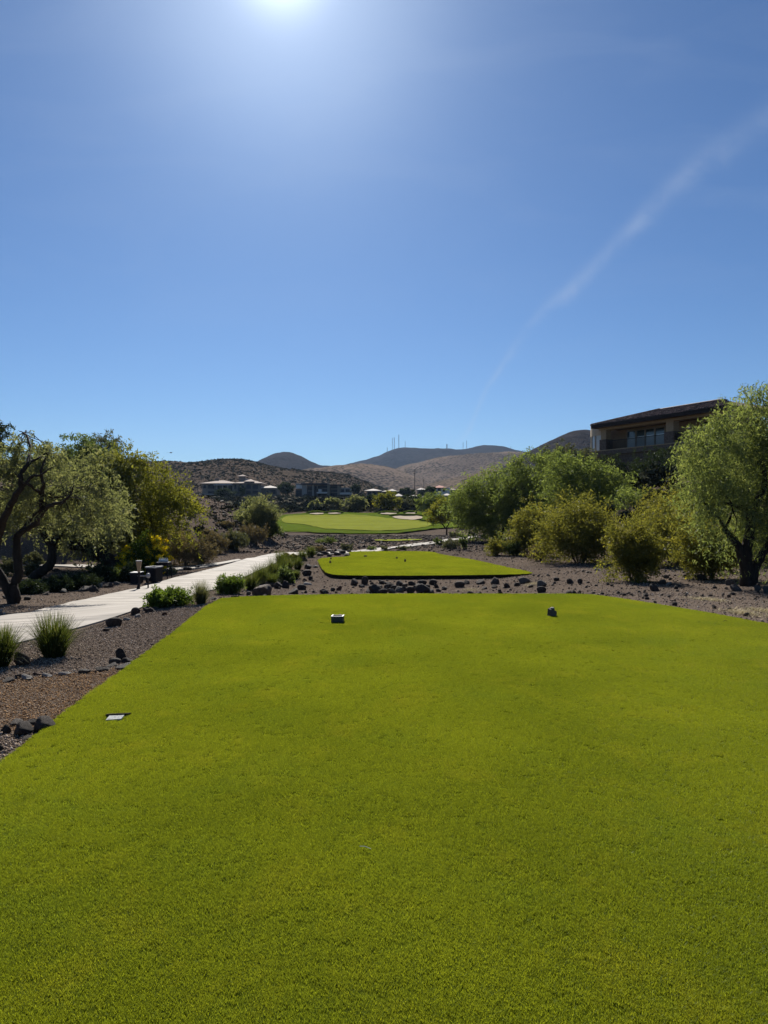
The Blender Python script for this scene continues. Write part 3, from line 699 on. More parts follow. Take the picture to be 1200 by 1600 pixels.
# ------------------------------------------------------------------ hillside scrub (uncountable)
def leafy_blob(nl, seed, size=.35):
    r = np.random.default_rng(seed); d = r.normal(size=(nl, 3)); d /= np.linalg.norm(d, axis=1)[:, None]; d[:, 2] = np.abs(d[:, 2]) * .9
    p = d * (r.uniform(.35, 1, nl) ** .5)[:, None]; a = r.normal(0, 1, (nl, 3, 3)) * size
    V = (p[:, None, :] + a).reshape(-1, 3); V[:, 2] = np.maximum(V[:, 2], -.1); return V, np.arange(nl * 3).reshape(-1, 3)
def scrub(name, x, y, z, s, label, seed, nl=50, flat=.8, lo=0., hi=1., tri=.35):
    r = np.random.default_rng(seed); n = len(x); V, Fc = leafy_blob(nl, seed, tri)
    rot = np.stack([np.zeros(n), np.zeros(n), r.uniform(0, 6.28, n)], 1); scl = np.stack([s, s * r.uniform(.8, 1.2, n), s * flat * r.uniform(.7, 1.2, n)], 1)
    return inst_object(name, np.stack([x, y, z], 1), rot, scl, r.uniform(lo, hi, n), V, Fc, M['scrub'], label)
X, Y, Z = HN; r = np.random.default_rng(33); ii = r.integers(0, X.shape[0] - 1, 26000); jj = r.integers(4, 66, 26000); u = r.uniform(0, 1, 26000); v = r.uniform(0, 1, 26000)
bl_ = lambda A: (A[ii, jj] * (1 - u) + A[ii + 1, jj] * u) * (1 - v) + (A[ii, jj + 1] * (1 - u) + A[ii + 1, jj + 1] * u) * v
hx, hy, hz = bl_(X), bl_(Y), bl_(Z); k = (np.abs(hx) < .62 * hy) & (fbm(hx * .02, hy * .02, 3, 2) > .30); scrub('scrub', hx[k], hy[k], hz[k], np.exp(r.normal(0, .4, k.sum())) * .55, 'low dark scrub dotting the near hill', 34, 24, .8, .15, .95)
n = 3200; x = r.uniform(-115, 75, n); y = r.uniform(172, 345, n); k = (np.abs(x) < .5 * y) & (fbm(x * .06, y * .06, 3, 4) > .43); x, y = x[k], y[k]
scrub('slope_scrub', x, y, ground(x, y), np.exp(r.normal(0, .35, len(x))) * np.interp(y, [170, 270, 345], [1.35, 1.1, .5]), 'dense dark desert scrub on the slope below the houses', 35, 70, .8, .0, 1., .22)
n = 900; x = r.uniform(-34, -9, n); y = r.uniform(38, 100, n); k = (x < np.interp(y, [38, 45, 55, 75, 95], [-21, -12.5, -9.8, -9.5, -13]) - 1) & (fbm(x * .2, y * .2, 3, 4) > .42); x, y = x[k], y[k]
scrub('bank_scrub', x, y, ground(x, y), np.exp(r.normal(0, .4, len(x))) * .26, 'small dry tufts over the left bank', 36, 60, .8, .4, 1)
n = 500; x = r.uniform(14, 48, n); y = r.uniform(40, 110, n); z = ground(x, y); k = z > 0; x, y, z = x[k], y[k], z[k]
scrub('hillside_scrub', x, y, z, np.exp(r.normal(0, .35, len(x))) * .9, 'dark undergrowth on the slope below the tan house', 37, 420, .9, .1, .5, .13)

# ------------------------------------------------------------------ plants
def leaves_mesh(name, lobes, n_leaf, lsize, seed, per=28, twig=.45, droop=.5, aspect=.42, hollow=.5, gap=.42, gscale=1.1, spread=.10, ragged=.24):
    """lobes: (cx,cy,cz, rx,ry,rz); leaves sit along drooping twigs clustered through the crown"""
    r = np.random.default_rng(seed); lobes = np.array(lobes, float)
    vol = lobes[:, 3] * lobes[:, 4] * lobes[:, 5]; w = vol ** .8; w /= w.sum()
    nt = int(n_leaf / per * 1.9); li = r.choice(len(lobes), nt, p=w); Lb = lobes[li]
    d = r.normal(size=(nt, 3)); d /= np.linalg.norm(d, axis=1)[:, None]
    q = r.uniform(hollow ** 3, 1.0, nt) ** (1 / 3); edge = 1 + ragged * np.abs(r.normal(size=nt)) * r.choice([-.6, 1], nt) * (q > .7)
    P = Lb[:, :3] + d * Lb[:, 3:] * (q * edge)[:, None]
    sc_ = gscale / np.mean(lobes[:, 3:]) * 1.6
    g = (fbm(P[:, 0] * sc_ + P[:, 2] * sc_ * .7 + seed, P[:, 1] * sc_ - P[:, 2] * sc_ * .8, 3, seed))
    keep = g > gap; P = P[keep][:int(n_leaf / per)]; d = d[keep][:len(P)]; nt = len(P)
    dirn = d * np.array([1, 1, .5]) + r.normal(0, .35, (nt, 3)); dirn[:, 2] -= droop * .4; dirn /= np.linalg.norm(dirn, axis=1)[:, None]
    tl = twig * r.uniform(.5, 1.3, nt); t = r.uniform(0, 1, (nt, per))
    C = P[:, None, :] + dirn[:, None, :] * (t * tl[:, None])[..., None]; C[..., 2] -= droop * (t ** 2) * tl[:, None]
    C = C + r.normal(0, spread * twig, C.shape)
    C = C.reshape(-1, 3); m = len(C)
    a = r.normal(size=(m, 3)); a[:, 2] -= droop; a /= np.linalg.norm(a, axis=1)[:, None]; b = np.cross(a, r.normal(size=(m, 3))); b /= np.linalg.norm(b, axis=1)[:, None] + 1e-9
    ls = lsize * r.uniform(.6, 1.4, m)[:, None]
    V = np.stack([C - b * ls * aspect * .5, C + b * ls * aspect * .5, C + a * ls], 1).reshape(-1, 3)
    tw = np.repeat(r.uniform(0, 1, nt), per); ti = np.clip(.62 * tw + .38 * r.uniform(0, 1, m), 0, 1)
    return mesh_np(name, V, np.arange(m * 3).reshape(-1, 3), {'tint': np.repeat(ti, 3)}), P, dirn, tl
def wiggle(a, b, n, amp, r):
    a = np.array(a, float); b = np.array(b, float); t = np.linspace(0, 1, n)[:, None]; p = a + (b - a) * t
    off = np.cumsum(r.normal(0, amp, (n, 3)), 0); off -= t * off[-1]; off[0] = 0; return p + off * np.linalg.norm(b - a)
def tree(name, label, cat, base, trunks, lobes, n_leaf, lsize, mat, seed, group=None, barkm='bark', limbs=2, r0=.1, twigs_drawn=60, trunk_name='trunk', crown_name='crown', **kw):
    """trunks: list of (polyline, start radius, end radius) in world space"""
    r = np.random.default_rng(seed + 500); base = np.array(base, float)
    root = empty(name, tuple(base), 0, label, cat, group)
    lob = np.array(lobes, float); ll = lob.copy(); ll[:, :3] -= base
    me, P, dirn, tl = leaves_mesh(crown_name, ll, n_leaf, lsize, seed, **kw)
    m = MB(); ends = []
    for pl_, ra, rb in trunks:
        pl_ = [np.array(p, float) - base for p in pl_]; fine = []
        for i in range(len(pl_) - 1):
            seg = wiggle(pl_[i], pl_[i + 1], 5, .035, r); fine += list(seg[:-1] if i < len(pl_) - 2 else seg)
        nf = len(fine); m.tube(fine, [ra + (rb - ra) * (i / (nf - 1)) for i in range(nf)], 8)
        for j in range(nf // 2, nf): ends.append((fine[j], ra + (rb - ra) * (j / (nf - 1))))
    if not ends: ends.append((np.zeros(3), r0))
    E = np.array([e[0] for e in ends]); nodes = []
    for L_ in ll:
        c = L_[:3]; j = int(np.argmin(np.linalg.norm(E - c, axis=1))); e, rr = ends[j]
        for q in range(limbs):
            tgt = c + r.normal(0, .35, 3) * L_[3:]; pth = wiggle(e, tgt, 6, .06, r); rr2 = max(rr * .6, .012)
            m.tube(pth, [rr2 * (1 - .75 * i / 5) for i in range(6)], 5); nodes += [(pth[i], rr2 * (1 - .75 * i / 5)) for i in range(2, 6)]
    NN = np.array([n_[0] for n_ in nodes])
    for i in r.choice(len(P), min(twigs_drawn, len(P)), replace=False):
        j = int(np.argmin(np.linalg.norm(NN - P[i], axis=1))); pth = wiggle(NN[j], P[i] + dirn[i] * tl[i] * .5, 5, .08, r); rr = min(nodes[j][1] * .7, .02)
        m.tube(pth, [rr * (1 - .7 * k_ / 4) for k_ in range(5)], 3, cap=False)
    m.build(trunk_name, M[barkm], root, smooth=True)
    obj(crown_name, me, M[mat], root)
    return root
def lobe(x, y, Y, rx, rz=None, ry=None):
    p = W(x, y, Y); s = Y / F; rz = rz or rx; return (*p, rx * s, (ry or (rx + rz) / 2) * s, rz * s)
def tp(px, Y, ra, rb, r=None):
    return ([W(p[0], p[1], Y + (p[2] if len(p) > 2 else 0)) for p in px], ra, rb)

# --- left trees
b = gp(22, 943); Y1 = b[1]
tree('mesquite_tree', 'twisted dark trunked mesquite nearest the left edge, standing by the path', 'tree', b,
     [tp([(22, 944), (14, 925), (4, 905), (-8, 880)], Y1, .17, .10), tp([(22, 942), (20, 915), (30, 895), (26, 865), (26, 842), (37, 828), (58, 818, -.5), (66, 800, -1), (66, 775, -1.5), (68, 755, -2.0), (64, 735, -2.1), (72, 715, -2)], Y1, .15, .02), tp([(66, 800, -1), (78, 790, -1.6), (94, 786, -2), (108, 776, -2.2), (116, 758, -2.2)], Y1, .07, .015), tp([(66, 775, -1.5), (50, 760, -1.9), (34, 752, -2.1), (22, 738, -2.2)], Y1, .05, .012),
      tp([(-14, 880), (-6, 850), (0, 830, -.5), (8, 806, -1), (22, 782, -1.6), (34, 762, -2), (32, 742, -2), (44, 725, -1.8), (48, 698, -1), (37, 676, -.5)], Y1, .13, .025), tp([(44, 725, -1.8), (60, 716, -1.6), (74, 702, -1)], Y1, .04, .012), tp([(34, 762, -2), (50, 745, -2), (66, 741, -2.2), (84, 730, -2.2)], Y1, .05, .012), tp([(36, 828), (58, 800, .5), (92, 786, .8), (112, 770, 1)], Y1, .06, .02)],
     [lobe(30, 745, Y1 + .5, 52, 42), lobe(85, 745, Y1 - .9, 46, 46), lobe(130, 770, Y1 - 1.0, 44, 48), lobe(-30, 750, Y1, 60, 55), lobe(60, 782, Y1 + 1.5, 52, 28), lobe(152, 796, Y1 + 1.2, 34, 34),
      lobe(40, 698, Y1, 22, 14), lobe(36, 676, Y1, 12, 10), lobe(78, 708, Y1 + .5, 24, 16)],
     36000, .09, 'mesquite', 101, twigs_drawn=420, limbs=3, droop=.6, twig=.40, gap=.50, hollow=.15, ragged=.32)
b = gp(50, 905); Y2 = b[1]
tree('mesquite_tree', 'curved trunk mesquite behind the leftmost one, between the two paths', 'tree', b,
     [tp([(48, 906), (62, 894), (78, 882), (82, 864), (80, 850), (70, 838), (66, 828)], Y2, .24, .12), tp([(80, 850), (92, 835), (105, 824), (125, 815, 1)], Y2, .2, .08)],
     [lobe(60, 792, Y2, 46, 26), lobe(115, 792, Y2, 56, 36), lobe(158, 806, Y2, 34, 32), lobe(20, 800, Y2 + 2, 36, 24)],
     22000, .15, 'mesquite', 102, twigs_drawn=120, droop=.6, twig=.6, gap=.47)
b = gp(180, 893); Y3 = b[1]
tree('mesquite_tree', 'low leaning mesquite with a trunk bent sharply to the left', 'tree', b,
     [tp([(182, 894), (176, 884), (166, 873), (150, 864), (138, 857), (124, 853), (110, 853)], Y3, .42, .18)],
     [lobe(105, 808, Y3 + 2, 38, 26), lobe(150, 800, Y3 + 1, 45, 50), lobe(160, 745, Y3 + 2, 40, 40), lobe(182, 838, Y3 + 3, 24, 22)],
     22000, .17, 'mesquite', 103, twigs_drawn=80, droop=.6, twig=.8)
b = gp(188, 893) + np.array([0, 2.5, 0]); b[2] = gz(b[0], b[1]); Y4 = b[1]
tree('palo_verde_tree', 'yellow green palo verde leaning over the bin and sign post', 'tree', b,
     [tp([(188, 896), (188, 876), (196, 860), (206, 840), (214, 810), (208, 780)], Y4, .28, .08), tp([(192, 868), (214, 858), (232, 840), (250, 820)], Y4, .16, .05)],
     [lobe(215, 755, Y4, 40, 34), lobe(198, 728, Y4, 22, 22), lobe(250, 785, Y4, 42, 32), lobe(205, 800, Y4, 46, 44), lobe(272, 803, Y4, 28, 22), lobe(236, 818, Y4, 34, 18), lobe(294, 824, Y4, 12, 12)],
     30000, .15, 'palo', 104, twigs_drawn=160, twig=1.0, droop=.35, gap=.44)
b = W(120, 800, 75); b[2] = gz(b[0], b[1])
tree('distant_tree', 'tall green tree rising behind the left mesquites', 'tree', b, [([b, W(125, 730, 75)], .3, .1)],
     [lobe(120, 715, 75, 32, 28), lobe(145, 706, 75, 26, 22), lobe(100, 725, 75, 28, 24)], 9000, .30, 'mesquite_deep', 105, twig=1.2, gap=.4)
b = W(168, 800, 80); b[2] = gz(b[0], b[1])
tree('distant_tree', 'round grey brown tree against the sky behind the left mesquites', 'tree', b, [([b, W(166, 725, 80)], .3, .1)],
     [lobe(165, 702, 80, 23, 19), lobe(155, 712, 80, 20, 18), lobe(174, 712, 80, 14, 14)], 7000, .26, 'grey_leaf', 106, twig=1.2, gap=.4, twigs_drawn=100)
b = W(-25, 800, 60); b[2] = gz(b[0], b[1])
tree('distant_tree', 'dark tree cut by the left edge above the mesquite', 'tree', b, [([b, W(-20, 700, 60)], .25, .1)], [lobe(-14, 676, 60, 20, 20), lobe(-30, 700, 60, 28, 28)], 5000, .24, 'dark_leaf', 107, twig=.9)

# --- right weeping tree
b = gp(1168, 916); YR = b[1]
tree('weeping_tree', 'tall weeping pale green tree with forked dark trunk at the right edge', 'tree', b,
     [tp([(1168, 917), (1166, 895), (1160, 870), (1152, 852), (1142, 838), (1133, 826)], YR, .20, .07), tp([(1168, 917), (1166, 880), (1168, 850), (1172, 815), (1182, 785), (1195, 755), (1190, 710, .5), (1180, 660, .6)], YR, .20, .03),
      tp([(1172, 915), (1182, 882), (1194, 862), (1206, 835), (1230, 790)], YR, .17, .05)],
     [lobe(1180, 650, YR, 55, 40), lobe(1120, 700, YR, 48, 50), lobe(1140, 655, YR, 34, 26), lobe(1100, 755, YR, 34, 46), lobe(1170, 720, YR + .5, 60, 55), lobe(1140, 790, YR, 42, 46), lobe(1225, 700, YR, 50, 80), lobe(1240, 640, YR, 50, 44),
      lobe(1190, 800, YR + .8, 40, 50), lobe(1240, 800, YR, 45, 60), lobe(1160, 618, YR, 20, 14), lobe(1195, 606, YR, 18, 14)],
     56000, .11, 'willow', 110, twigs_drawn=260, droop=1.1, twig=.6, gap=.40, aspect=.28)

# --- right cluster
def wt(px, py_base, Y): p = W(px, py_base, Y); p[2] = gz(p[0], p[1]); return p
b = gp(776, 846); Ya = b[1]
tree('mesquite_tree', 'green mesquite with thin splayed trunks beside the far path', 'tree', b, [tp([(776, 846), (772, 830), (762, 815), (750, 800)], Ya, .22, .09), tp([(777, 846), (786, 828), (794, 812), (800, 790)], Ya, .2, .08)],
     [lobe(755, 772, Ya, 38, 30), lobe(790, 768, Ya, 36, 34), lobe(732, 778, Ya, 24, 24), lobe(772, 800, Ya, 36, 26), lobe(750, 826, Ya - 1, 26, 16), lobe(800, 806, Ya, 30, 30)], 26000, .22, 'mesquite_green', 111, twigs_drawn=90, twig=1.4, droop=.6, gap=.42)
b = wt(832, 850, 66)
tree('mesquite_tree', 'tallest wide mesquite in the middle of the right hand clump', 'tree', b, [([b, W(832, 800, 66), W(825, 760, 66)], .35, .12), ([b, W(845, 800, 66), W(862, 760, 66)], .3, .1)],
     [lobe(830, 745, 66, 42, 32), lobe(862, 742, 66, 38, 32), lobe(810, 765, 66, 36, 34), lobe(850, 785, 66, 46, 34), lobe(822, 722, 66, 14, 16), lobe(872, 720, 66, 18, 14), lobe(818, 805, 66, 30, 26)], 32000, .22, 'mesquite_green', 112, twigs_drawn=140, twig=1.3, droop=.6, gap=.42)
b = wt(925, 850, 58)
tree('mesquite_tree', 'broad dark green mesquite behind the yellow creosote bush', 'tree', b, [([b, W(925, 800, 58), W(920, 770, 58)], .3, .1)],
     [lobe(905, 750, 58, 42, 30), lobe(940, 758, 58, 38, 30), lobe(965, 785, 58, 32, 30), lobe(900, 790, 58, 42, 36), lobe(945, 815, 58, 40, 26), lobe(880, 735, 58, 26, 24)], 34000, .20, 'mesquite_green', 113, twigs_drawn=80, twig=1.2, droop=.5, gap=.38)
b = wt(995, 850, 52)
tree('mesquite_tree', 'small rounded mesquite at the right end of the clump below the house', 'tree', b, [([b, W(990, 810, 52)], .2, .08)],
     [lobe(990, 785, 52, 28, 22), lobe(1005, 805, 52, 26, 26), lobe(970, 815, 52, 26, 24)], 14000, .16, 'mesquite_green', 114, twig=1.0, droop=.5, gap=.38)
b = wt(905, 745, 82)
tree('olive_tree', 'grey green tree beside the curved left end of the tan house', 'tree', b, [([b, W(905, 730, 82)], .2, .08)], [lobe(895, 718, 82, 26, 16), lobe(880, 706, 82, 14, 12), lobe(918, 722, 82, 18, 14), lobe(862, 716, 82, 20, 14)], 9000, .24, 'grey_leaf', 115, twig=1.0)
b = wt(1027, 770, 64)
tree('evergreen_tree', 'dark dome shaped evergreen right below the balcony', 'tree', b, [([b, W(1027, 745, 64)], .2, .1)], [lobe(1027, 735, 64, 32, 34), lobe(1020, 765, 64, 40, 28)], 16000, .17, 'dark_leaf', 116, twig=.7, gap=.3)
b = wt(1075, 790, 60)
tree('evergreen_tree', 'dark evergreen partly behind the weeping tree', 'tree', b, [([b, W(1075, 760, 60)], .2, .1)], [lobe(1065, 755, 60, 34, 36), lobe(1085, 790, 60, 36, 26), lobe(1060, 735, 60, 22, 20)], 14000, .16, 'dark_leaf', 117, twig=.7, gap=.3)
b = wt(985, 760, 70)
tree('evergreen_tree', 'dark evergreen at the foot of the house wall, left of the dome shaped one', 'tree', b, [([b, W(985, 745, 70)], .2, .1)], [lobe(975, 740, 70, 28, 22), lobe(1000, 765, 70, 26, 26), lobe(950, 725, 70, 20, 16)], 11000, .18, 'dark_leaf', 118, twig=.7, gap=.3)

# --- bushes
def bush(name, label, px, py, w, h, mat, seed, nl, lsize, group=None, cat='bush', Y=None, flowers=None, nl_lobes=7, **kw):
    b = gp(px, py) if Y is None else wt(px, py, Y); Yb = b[1]; s = Yb / F; r = np.random.default_rng(seed); L_ = []
    L_.append((b[0], b[1], b[2] + h * s * .52, w * s * .34, w * s * .34, h * s * .46))
    for i in range(nl_lobes):
        a = 2 * PI * i / nl_lobes + r.uniform(-.3, .3); q = w * s * .28
        L_.append((b[0] + math.cos(a) * q, b[1] + math.sin(a) * q * .8, b[2] + h * s * r.uniform(.34, .6), w * s * r.uniform(.14, .27), w * s * .22, h * s * r.uniform(.22, .44)))
    stems = []
    for i in range(7):
        a = r.uniform(0, 2 * PI); top = b + np.array([math.cos(a) * w * s * .25, math.sin(a) * w * s * .25, h * s * .55]); stems.append(([b + np.array([math.cos(a), math.sin(a), 0]) * w * s * .04, (b + top) / 2 + np.array([0, 0, .05]), top], max(.006, w * s * .012), .004))
    kw.setdefault('twig', w * s * .14); kw.setdefault('droop', .0); kw.setdefault('gap', .40); kw.setdefault('spread', .25); kw.setdefault('ragged', .34)
    o = tree(name, label, cat, b, stems, L_, nl, lsize * s, mat, seed, group, 'stem', 1, twigs_drawn=30, trunk_name='stems', crown_name='foliage', **kw)
    if flowers:
        L2 = np.array(L_); L2[:, :3] -= b; L2[:, 2] += h * s * .07; L2[:, 3:] *= 1.02
        me, *_ = leaves_mesh('flowers', L2[[1, 2, 4, 5]], flowers, lsize * s * 1.2, seed + 1, per=14, twig=w * s * .07, droop=0, hollow=.9, gap=.5, aspect=.8, spread=.3); obj('flowers', me, M['flower'], o)
    return o
CB = 'creosote bushes along the right side'
bush('creosote_bush', 'olive creosote bush left of the big yellow one', 832, 868, 74, 78, 'creosote', 201, 14000, 3.6, CB)
bush('creosote_bush', 'largest yellow tinged creosote bush, rounded, below the mesquites', 905, 880, 122, 98, 'creosote', 202, 30000, 3.8, CB)
bush('creosote_bush', 'open twiggy creosote bush closest to the tee edge on the right', 990, 908, 90, 92, 'creosote', 203, 17000, 4.2, CB)
bush('creosote_bush', 'creosote bush behind and right of the twiggy one', 1050, 880, 100, 92, 'creosote', 204, 18000, 3.8, CB)
bush('creosote_bush', 'creosote bush directly left of the weeping tree trunk', 1108, 905, 104, 90, 'creosote', 205, 20000, 4.2, CB)
bush('creosote_bush', 'high creosote bush on the slope under the dark evergreens', 1055, 838, 110, 70, 'creosote', 206, 16000, 3.6, CB)
bush('creosote_bush', 'greener creosote bush at the right edge behind the weeping tree', 1195, 880, 80, 80, 'mesquite_deep', 207, 12000, 3.8, CB)
bush('creosote_bush', 'small yellowish creosote bush low beside the second tee corner', 776, 868, 34, 26, 'creosote', 208, 4000, 2.6, CB)
bush('desert_shrub', 'grey stemmed dry shrub at the foot of the largest creosote', 845, 876, 34, 30, 'dry_leaf', 209, 3000, 3.0, 'dry shrubs on the right')
bush('desert_shrub', 'dark low shrub between two creosote bushes', 802, 868, 36, 22, 'mesquite_deep', 210, 3500, 2.6, 'dry shrubs on the right')
bush('desert_shrub', 'narrow upright dark shrub beside the far path', 724, 858, 13, 22, 'mesquite_deep', 211, 1600, 2.4, 'low shrubs in the rocky wash')
bush('desert_shrub', 'low wide shrub left of the narrow upright one', 704, 857, 28, 13, 'grey_leaf', 212, 1800, 2.3, 'low shrubs in the rocky wash')
bush('desert_shrub', 'dark round shrub standing on the edge of the far path', 685, 852, 13, 11, 'mesquite_deep', 213, 1100, 2.2, 'low shrubs in the rocky wash')
bush('desert_shrub', 'shrub under the lone green tree, on its right', 722, 826, 22, 13, 'grey_leaf', 214, 1400, 2.2, 'low shrubs in the rocky wash')
bush('desert_shrub', 'grey shrub in the rubble below the lone green tree', 711, 840, 20, 10, 'grey_leaf', 215, 1300, 2.2, 'low shrubs in the rocky wash')
bush('desert_shrub', 'dark green mat shrub alone in the rocky wash', 510, 849, 28, 9, 'mesquite_deep', 216, 1800, 2.0, 'low shrubs in the rocky wash')
bush('desert_shrub', 'pale shrub touching the left rear corner of the second tee', 541, 860, 20, 9, 'grey_leaf', 217, 1400, 2.2, 'low shrubs in the rocky wash')
bush('desert_shrub', 'small green shrub at the rear edge of the second tee, left one', 581, 860, 14, 6, 'mesquite_deep', 218, 1000, 1.9, 'low shrubs in the rocky wash')
bush('desert_shrub', 'small green shrub at the rear edge of the second tee, middle one', 600, 860, 14, 6, 'grey_leaf', 219, 1000, 1.9, 'low shrubs in the rocky wash')
bush('desert_shrub', 'small spreading shrub at the rear edge of the second tee, right one', 631, 859, 17, 6, 'grey_leaf', 220, 1100, 1.9, 'low shrubs in the rocky wash')
bush('desert_shrub', 'reddish brown shrub below the rubble left of the second tee', 499, 865, 18, 12, 'dry_leaf', 221, 1400, 2.2, 'low shrubs in the rocky wash')
# bank brush
BR = 'dry brush at the foot of the left bank'
for i, (x, y, w, h, mt, lb) in enumerate([(262, 882, 60, 62, 'dry_leaf', 'tall dry brush right behind the yellow flowering bush'), (292, 884, 52, 42, 'dry_leaf', 'brown grey brush second along the bank from the flowering bush'),
        (318, 882, 46, 40, 'dry_leaf', 'low dark brush at the bottom of the bank near the path'), (338, 862, 44, 28, 'dry_leaf', 'olive shrub in the middle of the bank foot'), (367, 860, 40, 32, 'grey_leaf', 'grey green shrub near the right end of the bank foot'),
        (322, 838, 22, 9, 'dry_leaf', 'dry brush higher on the bank above the olive shrub'), (284, 846, 26, 14, 'dry_leaf', 'thin dry brush under the palo verde branch'), (394, 846, 46, 24, 'dry_leaf', 'wide straw coloured brush on the right shoulder of the bank'),
        (352, 826, 22, 9, 'dry_leaf', 'straw brush on the crest left of the wide one'), (420, 838, 40, 26, 'mesquite_deep', 'dark brush right below the round shrub by the green'), (245, 860, 40, 34, 'grey_leaf', 'green brush half hidden behind the yellow flowers')]):
    bush('dry_shrub', lb, x, y, w, h, mt, 230 + i, 5200, 3.0, BR, gap=.42)
bush('round_shrub', 'large rounded olive green shrub at the end of the bank beside the green', 402, 829, 64, 50, 'mesquite', 245, 15000, 2.9, cat='shrub')
bush('flowering_bush', 'bush covered with yellow flowers behind the bin', 224, 899, 66, 60, 'fresh_leaf', 246, 11000, 3.6, cat='bush', flowers=5200)
# dark shrubs under left trees
DS = 'dark low shrubs beneath the left trees'
for i, (x, y, w, h, mt, lb) in enumerate([(46, 928, 44, 18, 'dark_leaf', 'dark low shrub right of the leftmost trunk'), (90, 924, 52, 20, 'dark_leaf', 'dark low shrub second from the leftmost trunk'), (126, 920, 52, 22, 'dark_leaf', 'dark shrub below the bent trunk'),
        (158, 908, 38, 24, 'dark_leaf', 'dark shrub joining the bent trunk'), (204, 908, 30, 26, 'dark_leaf', 'dark shrub just left of the sign post'), (180, 908, 30, 18, 'mesquite_deep', 'dark green shrub at the foot of the yellow green tree')]):
    bush('low_shrub', lb, x, y, w, h, mt, 260 + i, 7000, 3.6, DS, gap=.3)
for i, (x, y, w, h, lb) in enumerate([(50, 884, 26, 22, 'grey green shrub beside the narrow path, upper of two'), (50, 899, 26, 20, 'grey green shrub beside the narrow path, lower of two'), (12, 900, 26, 26, 'grey green shrub at the left edge behind the trunk')]):
    bush('grey_shrub', lb, x, y, w, h, 'grey_leaf', 270 + i, 3500, 3.0, 'grey shrubs beside the narrow path')
bush('sage_shrub', 'small grey green shrub on the far edge of the path, right of the bin', 266, 898, 22, 10, 'grey_leaf', 275, 1800, 2.4, cat='shrub')
# island planting
bush('leafy_shrub', 'bright leafy shrub with thin flower stalks at the path edge', 262, 948, 62, 26, 'fresh_leaf', 280, 9000, 4.6, cat='shrub')
bush('round_green_shrub', 'clipped looking round green shrub between path and tee corner', 361, 928, 40, 27, 'fresh_leaf', 281, 9000, 3.0, cat='shrub', gap=.25)
bush('dome_shrub', 'dark dome shaped green shrub at the right end of the grass clumps', 445, 911, 30, 22, 'mesquite_deep', 282, 5000, 3.0, cat='shrub', gap=.25)
bush('red_shrub', 'small reddish brown shrub where the path bends', 447, 876, 13, 14, 'dry_leaf', 283, 1600, 2.6, cat='shrub')
bush('yellow_shrub', 'small yellow green shrub beside the reddish one', 459, 876, 12, 12, 'creosote', 284, 1400, 2.6, cat='shrub')

def grass_clump(name, label, px, py, w, h, mat, seed, n, group=None, blade=1.0, spreadf=1.0):
    b = gp(px, py); s = b[1] / F; r = np.random.default_rng(seed); Wm, H = w * s, h * s
    a = r.uniform(0, 2 * PI, n); rad = np.sqrt(r.uniform(0, 1, n)) * Wm * .16; tilt = np.abs(r.normal(0, .42, n)) * spreadf; L_ = H * r.uniform(.55, 1.12, n); az = a + r.normal(0, .6, n)
    base = np.stack([np.cos(a) * rad, np.sin(a) * rad, np.zeros(n)], 1); K = 5; t = np.linspace(0, 1, K)
    hd = np.stack([np.cos(az), np.sin(az)], 1); ang = tilt[:, None] * (0.5 + 1.3 * t[None, :] ** 1.4); seg = L_[:, None] / (K - 1)
    dx = np.cumsum(np.sin(ang) * seg, 1) - (np.sin(ang) * seg)[:, :1]; dz = np.cumsum(np.cos(ang) * seg, 1) - (np.cos(ang) * seg)[:, :1]
    C = base[:, None, :] + np.concatenate([hd[:, None, :] * dx[..., None], dz[..., None]], 2)
    wd = np.stack([-np.sin(az + r.uniform(-1, 1, n)), np.cos(az + r.uniform(-1, 1, n)), np.zeros(n)], 1)[:, None, :] * (.0030 * blade * (1 - .85 * t))[None, :, None]
    V = np.stack([C - wd, C + wd], 2).reshape(-1, 3); i0 = (np.arange(n) * K * 2)[:, None] + np.arange(K - 1)[None, :] * 2
    q = np.stack([i0, i0 + 1, i0 + 3, i0 + 2], -1).reshape(-1, 4); ti = np.repeat(np.clip(r.normal(.45, .28, n), 0, 1), K * 2)
    o = obj(name, mesh_np(name, V, q, {'tint': ti}), M[mat], None, tuple(b)); tag(o, label, 'grass clump', group); return o
GC = 'ornamental grass clumps beside the path'
grass_clump('grass_clump', 'large fountain grass clump on the gravel by the path, left of frame', 84, 1026, 96, 66, 'clump', 301, 1500, GC, 1.3)
grass_clump('grass_clump', 'green grass clump cut by the left edge beside the brown boulder', 2, 1042, 60, 64, 'clump', 302, 1300, GC, 1.4)
grass_clump('grass_clump', 'spiky grey green tuft between the leafy shrub and the tee corner', 314, 944, 34, 36, 'clump_blue', 303, 800, GC, 1.3)
for i, (x, y, w, h, lb) in enumerate([(392, 922, 40, 30, 'grass clump right of the round green shrub'), (408, 912, 44, 32, 'grass clump behind the brown boulder'), (428, 904, 44, 32, 'bright grass clump in the middle of the path island'),
        (424, 915, 30, 20, 'short grass clump above the brown boulder'), (448, 896, 40, 28, 'grass clump behind the dark dome shrub'), (440, 884, 36, 24, 'grass clump beside the reddish shrub'), (465, 890, 26, 20, 'small grass clump by the stacked lava rocks'),
        (472, 876, 22, 16, 'grass clump nearest the bend of the path'), (485, 871, 24, 18, 'grass clump in the gap left of the second tee'), (462, 905, 24, 14, 'thin grass clump right of the dark dome shrub')]):
    grass_clump('grass_clump', lb, x, y, w, h, 'clump', 310 + i, 700, GC, 2.2 + i * .15, 1.1)
